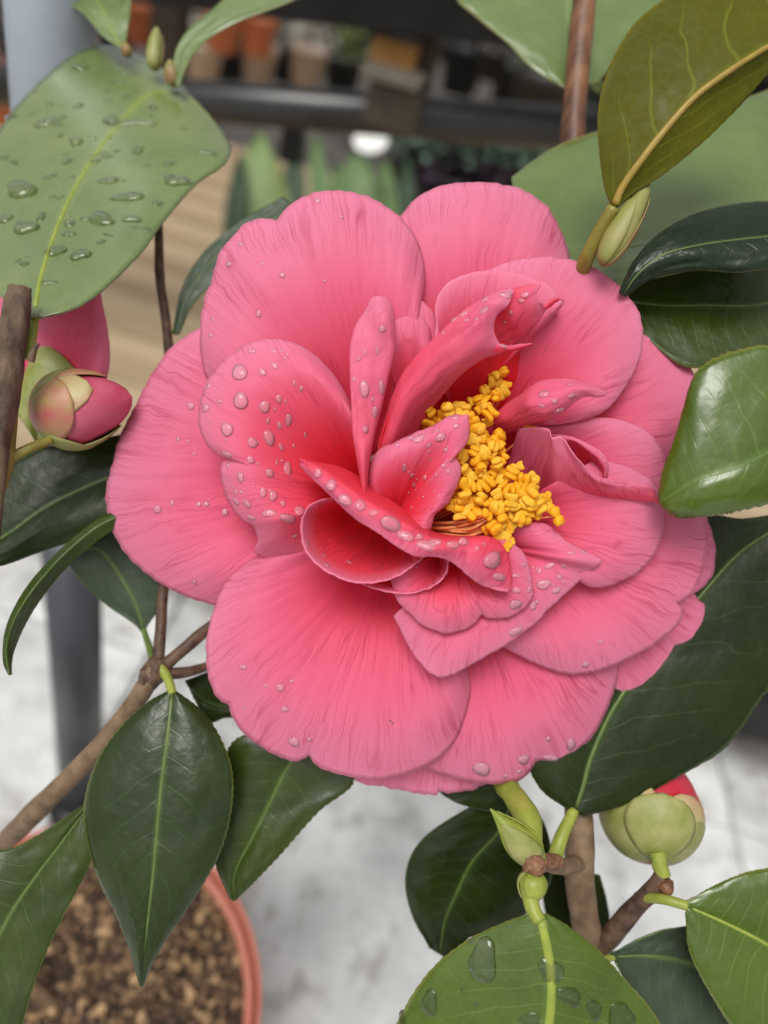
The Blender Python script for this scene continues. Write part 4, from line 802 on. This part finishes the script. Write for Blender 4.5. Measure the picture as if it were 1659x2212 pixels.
V, Fc = lathe([(.0, 0), (.055, 0), (.057, .003), (PR - .004, ZS - .012), (PR - .004, ZS + .004), (PR - .007, ZS + .004), (PR - .008, ZS - .02)], (PC.x, PC.y, 0.002)); mk('pot_wall', V, Fc, POT, pot, world=True)
V, Fc = lathe([(PR - .0035, ZS - .02), (PR - .0022, ZS - .02), (PR - .0008, ZS + .008), (PR - .0010, ZS + .010), (PR - .0020, ZS + .010), (PR - .0028, ZS + .008), (PR - .0035, ZS - .012)], (PC.x, PC.y, 0)); mk('pot_rim', V, Fc, POT, pot, world=True)
n = 60; V = []
for i in range(n + 1):
    r = (PR - .0045) * i / n
    for j in range(90):
        q = 2 * math.pi * j / 90; x, y = PC.x + r * math.cos(q), PC.y + r * math.sin(q)
        V.append((x, y, ZS + .003 * noise.noise(Vector((x * 140, y * 140, 1))) + .002 * noise.noise(Vector((x * 400, y * 400, 2)))))
soil = mk('soil', V, gridf(n + 1, 90, True), SOIL, pot, world=True, smooth=False)
rc = random.Random(11); chips = []
for k in range(9):
    V = []; a, b_, c_ = rc.uniform(.8, 1.3), rc.uniform(.5, .8), rc.uniform(.25, .5)
    for i in range(4):
        z = (-1, -.35, .4, 1)[i]; s_ = (.55, 1, .9, .5)[i]
        for j in range(5):
            q = 2 * math.pi * j / 5 + i * .3; k_ = s_ * rc.uniform(.7, 1.25); V.append((a * k_ * math.cos(q), b_ * k_ * math.sin(q), c_ * z * rc.uniform(.7, 1.1)))
    Fc = gridf(4, 5, True) + [(4, 3, 2, 1, 0), (15, 16, 17, 18, 19)]
    me = bpy.data.meshes.new('bark_chip'); me.from_pydata([tuple(np.array(v) * .001) for v in V], [], Fc); me.materials.append(CHIPM[(0, 0, 1, 1, 2, 0, 1, 2, 1)[k]]); chips.append(me)
made = 0; spots = []
while made < 290:
    q, r = rc.uniform(0, 2 * math.pi), (PR - .008) * math.sqrt(rc.random())
    x, y = PC.x + r * math.cos(q), PC.y + r * math.sin(q)
    pp = w2p((x, y, ZS))
    if not (-30 < pp[0] < 640 and 1780 < pp[1] < 2260): 
        if rc.random() < .9: continue
    sz = rc.choice((1.4, 1.8, 2.2, 2.8, 3.6)) * rc.uniform(.8, 1.1)
    o = bpy.data.objects.new('bark_chip', rc.choice(chips)); COL.objects.link(o); o.parent = soil
    loc = Vector((x, y, ZS + .0008 * sz * .7)); WORG[o.name] = loc; o.location = loc - WORG[soil.name]
    o.rotation_euler = (rc.uniform(-.7, .7), rc.uniform(-.7, .7), rc.uniform(0, 6.3)); o.scale = (sz, sz, sz); made += 1
V = []; Fc = []                                          # fine crumbs and small chips between the larger chips
for k in range(1500):
    q, r = rc.uniform(0, 2 * math.pi), (PR - .006) * math.sqrt(rc.random()); me = rc.choice(chips); sz = rc.uniform(.7, 1.9)
    M_ = Matrix.Translation((PC.x + r * math.cos(q), PC.y + r * math.sin(q), ZS + rc.uniform(.0005, .002))) @ Euler((rc.uniform(-.8, .8), rc.uniform(-.8, .8), rc.uniform(0, 6.3))).to_matrix().to_4x4() @ Matrix.Scale(sz, 4); o_ = len(V)
    V += [tuple(M_ @ v.co) for v in me.vertices]; Fc += [tuple(i + o_ for i in pl.vertices) for pl in me.polygons]
sm = mk('small_chips', V, Fc, CHIPM[1], soil, world=True, smooth=False); sm['kind'] = 'stuff'; sm.data.materials.append(CHIPM[0]); sm.data.materials.append(CHIPM[2])
for i, pl in enumerate(sm.data.polygons): pl.material_index = (0, 1, 0, 2, 1)[(i // 17) % 5]
V = []; Fc = []
for k in range(3500):
    q, r = rc.uniform(0, 2 * math.pi), (PR - .006) * math.sqrt(rc.random()); x, y = PC.x + r * math.cos(q), PC.y + r * math.sin(q)
    s_ = rc.uniform(.0004, .0013); z = ZS + rc.uniform(-.0005, .0028); o_ = len(V)
    for d_ in ((1, 0, 0), (-.5, .8, .1), (-.5, -.8, 0), (0, 0, 1)): V.append((x + d_[0] * s_ * rc.uniform(.6, 1.4), y + d_[1] * s_ * rc.uniform(.6, 1.4), z + d_[2] * s_))
    Fc += [(o_, o_ + 1, o_ + 2), (o_, o_ + 1, o_ + 3), (o_ + 1, o_ + 2, o_ + 3), (o_ + 2, o_, o_ + 3)]
cb = mk('crumbs', V, Fc, CHIPM[1], soil, world=True, smooth=False); cb['kind'] = 'stuff'

# ------------------------------------------------------------------ ground
def box_v(c, sx, sy, sz, rz=0, bev=0):
    V = []; ca, sa = math.cos(rz), math.sin(rz)
    for z in (-1, 1):
        for x, y in ((-1, -1), (1, -1), (1, 1), (-1, 1)):
            X, Y = x * sx / 2, y * sy / 2; V.append((c[0] + X * ca - Y * sa, c[1] + X * sa + Y * ca, c[2] + z * sz / 2))
    return V, [(3, 2, 1, 0), (4, 5, 6, 7), (0, 1, 5, 4), (1, 2, 6, 5), (2, 3, 7, 6), (3, 0, 4, 7)]
def box(name, c, sx, sy, sz, mat, parent=None, rz=0, bev=.002):
    V, Fc = box_v(c, sx, sy, sz, rz); o = mk(name, V, Fc, mat, parent, world=True, smooth=False)
    if bev:
        m_ = o.modifiers.new('edge', 'BEVEL'); m_.width = bev; m_.segments = 2
    return o
GROUND = plain_mat('far_ground', (.05, .045, .04), (.13, .115, .10), rough=.9, scale=9, bump=.5, dist=.01)
V, Fc = box_v((0, 60, -.06), 240, 240, .1); tag(mk('ground', V, Fc, GROUND, world=True, smooth=False), 'dark trodden earth beyond the paving', kind='structure')
m, t = new_mat('pale_concrete'); b = NB(t); obj = b.n('ShaderNodeTexCoord').outputs['Object']
n1 = b.noise(obj, 16, 5, .7); n2 = b.noise(obj, 38, 4, .7); n3 = b.noise(obj, 260, 3, .6)
col = b.ramp(n1, [(.3, (.46, .465, .46)), (.48, (.66, .67, .66)), (.6, (.80, .81, .795))])
col = b.mix(b.maprange(n2, .53, .66, 0, .6), col, (.24, .22, .19))
col = b.mix(b.maprange(n3, .3, .7, 0, .2), col, (.42, .42, .41))
p = b.n('ShaderNodeBsdfPrincipled'); b.link(col, p.inputs['Base Color']); b.link(b.maprange(n1, .35, .65, .25, .6), p.inputs['Roughness'])
bp = b.n('ShaderNodeBump', Strength=.4, Distance=.003); b.link(n3, bp.inputs['Height']); b.link(bp.outputs[0], p.inputs['Normal'])
o = b.n('ShaderNodeOutputMaterial'); b.link(p.outputs[0], o.inputs[0]); CONC = m
pav = empty('pavement', (0, .2, 0)); tag(pav, 'pale concrete slab paving', kind='structure')
for ix in range(-3, 4):
    for iy in range(-2, 2):
        box('paving_slab', (ix * .5 + .1, iy * .5 + .13, -.008),    .4975, .4975, .016, CONC, pav, 0, .003)

# ------------------------------------------------------------------ grey post
GAL_SHADE = plain_mat('post_shade_grey', (.042, .044, .052), (.06, .062, .072), rough=.4, scale=30)  # shade on the lower post, put into a darker colour
GAL = plain_mat('galvanised_steel', (.30, .34, .38), (.38, .42, .47), rough=.42, scale=30, metal=.2)
DARK = plain_mat('dark_steel', (.006, .0055, .005), (.012, .011, .010), rough=.34, scale=40, spec=.3)
pt = at_z(176, 1700, 0.02)
post = empty('metal_post', (pt.x, pt.y, 0)); tag(post, 'grey metal tube post standing at the left', 'post')
V, Fc = lathe([(0, 0), (.0125, 0), (.0125, .75), (0, .75)], (pt.x, pt.y, .003), 32); o = mk('tube', V, Fc, GAL, post, world=True)
V, Fc = lathe([(.013, .008), (.0136, .008), (.0136, .24), (.013, .24)], (pt.x, pt.y, .003), 32); mk('shaded_tube', V, Fc, GAL_SHADE, post, world=True)['label'] = 'lower part of the post, darkened with painted shade'  # extra tube added to darken the lower post as if shaded
V, Fc = lathe([(0, .0), (.022, .0), (.022, .005), (.0135, .007)], (pt.x, pt.y, .001), 32); mk('foot_plate', V, Fc, DARK, post, world=True)

# ------------------------------------------------------------------ bench behind
def tubew(name, a, b_, r, mat, parent, n=24):
    V, Fc = tube_v([a, [(a[i] + b_[i]) / 2 for i in range(3)], b_], r, n); return mk(name, V, Fc, mat, parent, world=True)
def seg(p0, p1, d0, d1): return at(*p0, d0), at(*p1, d1)
bench = empty('display_bench', (0.1, .75, 0)); tag(bench, 'black metal plant bench with a round lower rail', 'bench')
a, b_ = seg((-250, 165), (1500, 300), .66, .60)
zz = (a.z + b_.z) / 2
tubew('rail', a, b_, .0165, plain_mat('rail_steel', (.012, .012, .012), (.022, .021, .020), rough=.3, scale=40, spec=.6), bench)
def strip(name, p0, p1, d0, d1, hgt, dep, mat, parent):   # a beam whose lower edge runs p0-p1
    A, B_ = seg(p0, p1, d0, d1); dr = (B_ - A); dr.z = 0; nrm = Vector((-dr.y, dr.x, 0)).normalized(); up = Vector((0, 0, 1))
    V = []
    for e in (A, B_):
        for q in (e, e + nrm * dep, e + nrm * dep + up * hgt, e + up * hgt): V.append(tuple(q))
    o = mk(name, V, [(0, 1, 2, 3), (7, 6, 5, 4), (0, 4, 5, 1), (1, 5, 6, 2), (2, 6, 7, 3), (3, 7, 4, 0)], mat, parent, world=True, smooth=False)
    m_ = o.modifiers.new('edge', 'BEVEL'); m_.width = .002; m_.segments = 2; return o
strip('beam', (-300, -62), (1900, 196), .62, .52, .07, .04, DARK, bench)
def vpost(name, px, py0, py1, d, wd, mat, parent, dep=None):
    A = at(px, py0, d); B_ = at(px, py1, d); h_ = A.z - B_.z
    return box(name, ((A.x), (A.y), (A.z + B_.z) / 2), wd, dep or wd, h_, mat, parent, bev=.0015)
BRKT = plain_mat('bracket_brown', (.045, .032, .018), (.08, .06, .036), rough=.55, scale=60)
ORNG = plain_mat('orange_block', (.22, .10, .012), (.30, .14, .025), rough=.6, scale=120)
brk = empty('clamp_bracket', at(860, 200, .60)); tag(brk, 'brown clamp bracket holding the round rail', 'bracket')
vpost('clamp_body', 862, 186, 292, .575, .041, BRKT, brk, .035)
vpost('clamp_top', 855, 152, 180, .565, .046, plain_mat('bracket_light', (.10, .085, .06), (.14, .12, .09), rough=.5), brk, .05)
vpost('wood_packer', 862, 84, 150, .585, .036, ORNG, brk, .03)
vpost('strap', 938, 80, 215, .60, .014, BRKT, brk, .02)
vpost('support_leg', 640, 262, 372, .68, .02, DARK, bench)
vpost('support_leg', 372, -40, 330, .70, .030, plain_mat('dark_wood', (.03, .018, .012), (.05, .03, .02), rough=.7), bench)

# ------------------------------------------------------------------ wooden boards on the ground
WOOD = plain_mat('pale_wood', (.30, .21, .12), (.48, .37, .235), rough=.7, scale=22, stretch=(.12, 1, 1), bump=.3, dist=.001)
pal = empty('wooden_platform', (0, 1.0, 0)); tag(pal, 'low platform of pale wooden boards behind the plant', 'platform')
y0_ = at_z(1650, 1512, .09).y
box('edge_strip', (.1, y0_ - .012, .085), 3.0, .014, .05, DARK, pal)
for k in range(12):
    box('board', (.1, y0_ + .043 + k * .092, .08 + .001 * (k % 2)), 3.0, .086, .02, WOOD, pal, bev=.002)
for x in (-1.2, -.5, .2, .9, 1.5): box('bearer', (x, y0_ + .55, .035), .06, 1.0, .066, WOOD, pal)

# ------------------------------------------------------------------ potted plants farther off
GL = [plain_mat('foliage_' + n, a, b_, rough=.5, scale=80, trans=.15) for n, a, b_ in (('dark', (.015, .04, .012), (.03, .08, .02)), ('mid', (.09, .17, .05), (.15, .26, .08)), ('teal', (.16, .27, .19), (.28, .42, .32)), ('lime', (.18, .24, .06), (.26, .32, .09)), ('pale', (.45, .42, .36), (.6, .56, .5)), ('pink', (.5, .25, .25), (.6, .38, .36)), ('purple', (.07, .05, .07), (.13, .10, .13)), ('fresh', (.17, .27, .07), (.24, .34, .11)))]
POTW = plain_mat('pot_cream', (.50, .42, .34), (.58, .46, .38), rough=.6)
POTK = plain_mat('pot_black', (.02, .02, .02), (.03, .03, .03), rough=.5)
rp = random.Random(21)
def potted(px, py, d, pw, fol, label, pot_m=POT_L, hgt=1.0, lf=.012, nlf=150, group='potted plants for sale behind the bench'):
    """px,py = centre of the pot in the picture, d its depth, pw its width in metres."""
    c = at(px, py, d); pc = Vector((c.x, c.y, max(0.0, c.z - pw * .45)))
    root = empty('potted_plant', pc); tag(root, label, 'potted plant', group)
    V, Fc = lathe([(0, 0), (pw * .34, 0), (pw * .46, pw * .72), (pw * .5, pw * .72), (pw * .5, pw * .9), (pw * .45, pw * .9), (pw * .43, pw * .78), (0, pw * .78)], pc, 24); mk('pot', V, Fc, pot_m, root, world=True)
    V = []; Fc = []
    for i in range(nlf):
        q, el, rr_ = rp.uniform(0, 6.28), rp.uniform(.05, 1.4), pw * .62 * rp.uniform(.3, 1)
        p0 = np.array([pc.x + rr_ * math.cos(q) * math.cos(el), pc.y + rr_ * math.sin(q) * math.cos(el), pc.z + pw * .85 + rr_ * math.sin(el) * 1.5 * hgt])
        dr = np.array([math.cos(q), math.sin(q), rp.uniform(-.3, .9)]); dr /= np.linalg.norm(dr); sd_ = np.cross(dr, [rp.uniform(-.3, .3), rp.uniform(-.3, .3), 1]); sd_ /= np.linalg.norm(sd_); o_ = len(V)
        l = lf * rp.uniform(.7, 1.5)
        V += [p0, p0 + dr * l + sd_ * l * .4, p0 + dr * 2 * l, p0 + dr * l - sd_ * l * .4]; Fc.append((o_, o_ + 1, o_ + 2, o_ + 3))
    mk('foliage', np.array(V), Fc, fol, root, world=True, smooth=False)
    V, Fc = tube_v([(pc.x, pc.y, pc.z + pw * .7), (pc.x, pc.y, pc.z + pw * 1.1), (pc.x + .003, pc.y, pc.z + pw * 1.5)], pw * .03, 6); mk('stem', V, Fc, BARK, root, world=True)
    return root
PP = [(305, 46, 1.5, .09, GL[4], 'orange pot at the top left beside the dark upright', POT_L),
 (480, 66, 1.3, .07, GL[0], 'leftmost of two orange pots under the beam', POT_L), (557, 74, 1.32, .072, GL[0], 'second orange pot under the beam, right of its neighbour', POT_L),
 (440, 135, 1.4, .075, GL[4], 'small cream pot with whitish foliage beside the narrow leaf', POTW), (560, 138, 1.45, .075, GL[4], 'small cream pot with cream foliage above the rail', POTW),
 (665, 140, 1.45, .08, GL[4], 'cream pot with pale greyish foliage above the rail', POTW), (740, 165, 1.6, .09, GL[3], 'lime green plant left of the bracket', POTK),
 (500, 135, 1.62, .08, GL[0], 'dark green plant between the small pots', POTK), (620, 135, 1.7, .09, GL[0], 'second dark green plant above the rail', POTK), (745, 95, 1.9, .15, GL[4], 'greyish plant far behind the bracket', POTK),
 (1000, 150, 1.8, .12, GL[6], 'purplish plant right of the bracket', POTK), (1062, 140, 1.4, .06, GL[4], 'small plant with a whitish rosette right of the bracket', POTK), (1110, 190, 1.7, .12, GL[6], 'second purplish plant near the red stem', POTK), (1128, 180, 1.45, .045, GL[2], 'small pale teal plant near the red stem', POTK),
 (1170, 235, 1.3, .13, GL[3], 'yellow-green plant just left of the red stem', POTK), (20, 120, 1.6, .1, GL[6], 'dark plant left of the grey post', POTK), (15, 230, 1.1, .06, GL[5], 'small orange pot left of the grey post', POT_L), (100, 60, 1.9, .12, GL[6], 'dark plant behind the grey post', POTK),
 (250, 80, 1.8, .1, GL[1], 'green plant behind the hanging leaf tip', POTK), (700, 80, 2.3, .14, GL[6], 'dark far plant behind the small pots', POTK), (850, 110, 2.3, .14, GL[0], 'dark far plant behind the bracket', POTK), (400, 90, 2.2, .14, GL[0], 'dark far plant behind the narrow leaf', POTK), (560, 40, 2.8, .2, GL[0], 'dark far shrub under the beam', POTK), (900, 80, 2.8, .2, GL[6], 'dusky far shrub under the beam', POTK), (1150, 130, 2.6, .2, GL[6], 'dusky far shrub beyond the red stem', POTK)]
for px, py, d, pw, fol, lab, pm in PP: potted(px, py, d, pw, fol, lab, pm, lf=pw * .11)
# low teal plants in a row on the boards
ORD = ('leftmost', 'second', 'third', 'fourth', 'fifth', 'rightmost')
for k, (px, py) in enumerate([(890, 345), (950, 350), (1010, 352), (1070, 358), (1130, 368), (1190, 372), (880, 400), (980, 395), (1060, 400)]):
    potted(px, py + 40, 1.02, .07, GL[2] if k < 6 else GL[6], (ORD[k] + ' of six low bluish-green plants in the row below the rail') if k < 6 else (('left', 'rear', 'right')[k - 6] + ' one of three dark low plants before the bluish-green row'), POTK, hgt=.8, lf=.009, nlf=260, group='low plants in a row below the rail' if k < 6 else 'dark low plants by the bluish row')
# strap-leaved plant
sp = empty('strap_leaf_plant', at(650, 560, .92)); tag(sp, 'plant with broad upright blade leaves behind the top petals', 'plant')
for (x0, y0, x1, y1, w_, mt) in [(545, 560, 562, 284, 100, 7), (632, 520, 592, 335, 26, 3), (700, 520, 682, 288, 44, 1), (782, 520, 768, 325, 90, 1), (840, 520, 832, 340, 46, 1), (500, 560, 520, 330, 50, 0), (620, 560, 640, 300, 60, 0), (870, 540, 880, 330, 40, 0), (730, 560, 730, 350, 50, 1), (580, 560, 600, 400, 60, 0)]:
    G = []
    d = .90 + .006 * (x0 % 7)
    for i in range(14):
        v = i / 13; x = x0 + (x1 - x0) * v; y = y0 + (y1 - y0) * v; ww = w_ / 2 * math.sin(math.pi * (.12 + .86 * v))**.8
        for j in range(-2, 3):
            c = at(x + ww * j / 2, y + abs(j) * 2, d + .012 * v * v - .004 * abs(j)); G.append(tuple(c))
    solid(mk('blade', np.array(G), gridf(14, 5), GL[mt], sp, world=True), .001)
V, Fc = lathe([(0, -.10), (.05, -.10), (.065, .0), (.065, .03), (.06, .03), (.058, .0), (0, .0)], at(680, 590, .93), 24); mk('pot', V, Fc, POTK, sp, world=True)
# round white tag on a stake
WHT = plain_mat('white_plastic', (.82, .82, .80), (.86, .86, .84), rough=.5)
tg = empty('plant_label', at(802, 420, .84)); tag(tg, 'round white tag on a stake just below the rail', 'plant label')
c = at(800, 306, .84); V = []; q_ = ROT
for zz_ in (0, .0015):
    for k in range(28):
        a = 2 * math.pi * k / 28; v = Vector((math.cos(a) * .0195, .0135 * math.sin(a), zz_)); V.append(tuple(c + ROT @ v))
mk('tag_disc', V, gridf(2, 28, True) + [tuple(range(27, -1, -1)), tuple(range(28, 56))], WHT, tg, world=True, smooth=False)
tubew('stake', at(802, 312, .842), at(812, 470,   .842), .0010, GL[1], tg, 8)
# hedge far away closing the view
HEDGE = plain_mat('hedge_green', (.012, .022, .010), (.035, .05, .022), rough=.8, scale=14, trans=.1)
hedge = empty('hedge', (0, 4.6, 0)); tag(hedge, 'dark hedge closing the view behind the potted plants', 'hedge')
rh = random.Random(5)
V, Fc = box_v((0, 4.9, .6), 12, .5, 1.2); mk('branches', V, Fc, plain_mat('hedge_inside', (.012, .012, .009), (.02, .018, .012), rough=1), hedge, world=True, smooth=False)
V = []; Fc = []
for i in range(16000):
    p0 = np.array([rh.uniform(-6, 6), 4.62 + rh.gauss(0, .07), rh.uniform(0, 1.3)]); dr = np.array([rh.uniform(-1, 1), rh.uniform(-1, .3), rh.uniform(-.6, 1)]); dr /= np.linalg.norm(dr)
    sd_ = np.cross(dr, [rh.uniform(-1, 1), rh.uniform(-1, 1), 1]); sd_ /= np.linalg.norm(sd_); l = rh.uniform(.02, .045); o_ = len(V)
    V += [p0, p0 + dr * l + sd_ * l * .45, p0 + dr * 2 * l, p0 + dr * l - sd_ * l * .45]; Fc.append((o_, o_ + 1, o_ + 2, o_ + 3))
fo = mk('foliage', np.array(V), Fc, HEDGE, hedge, world=True, smooth=False); fo['kind'] = 'stuff'
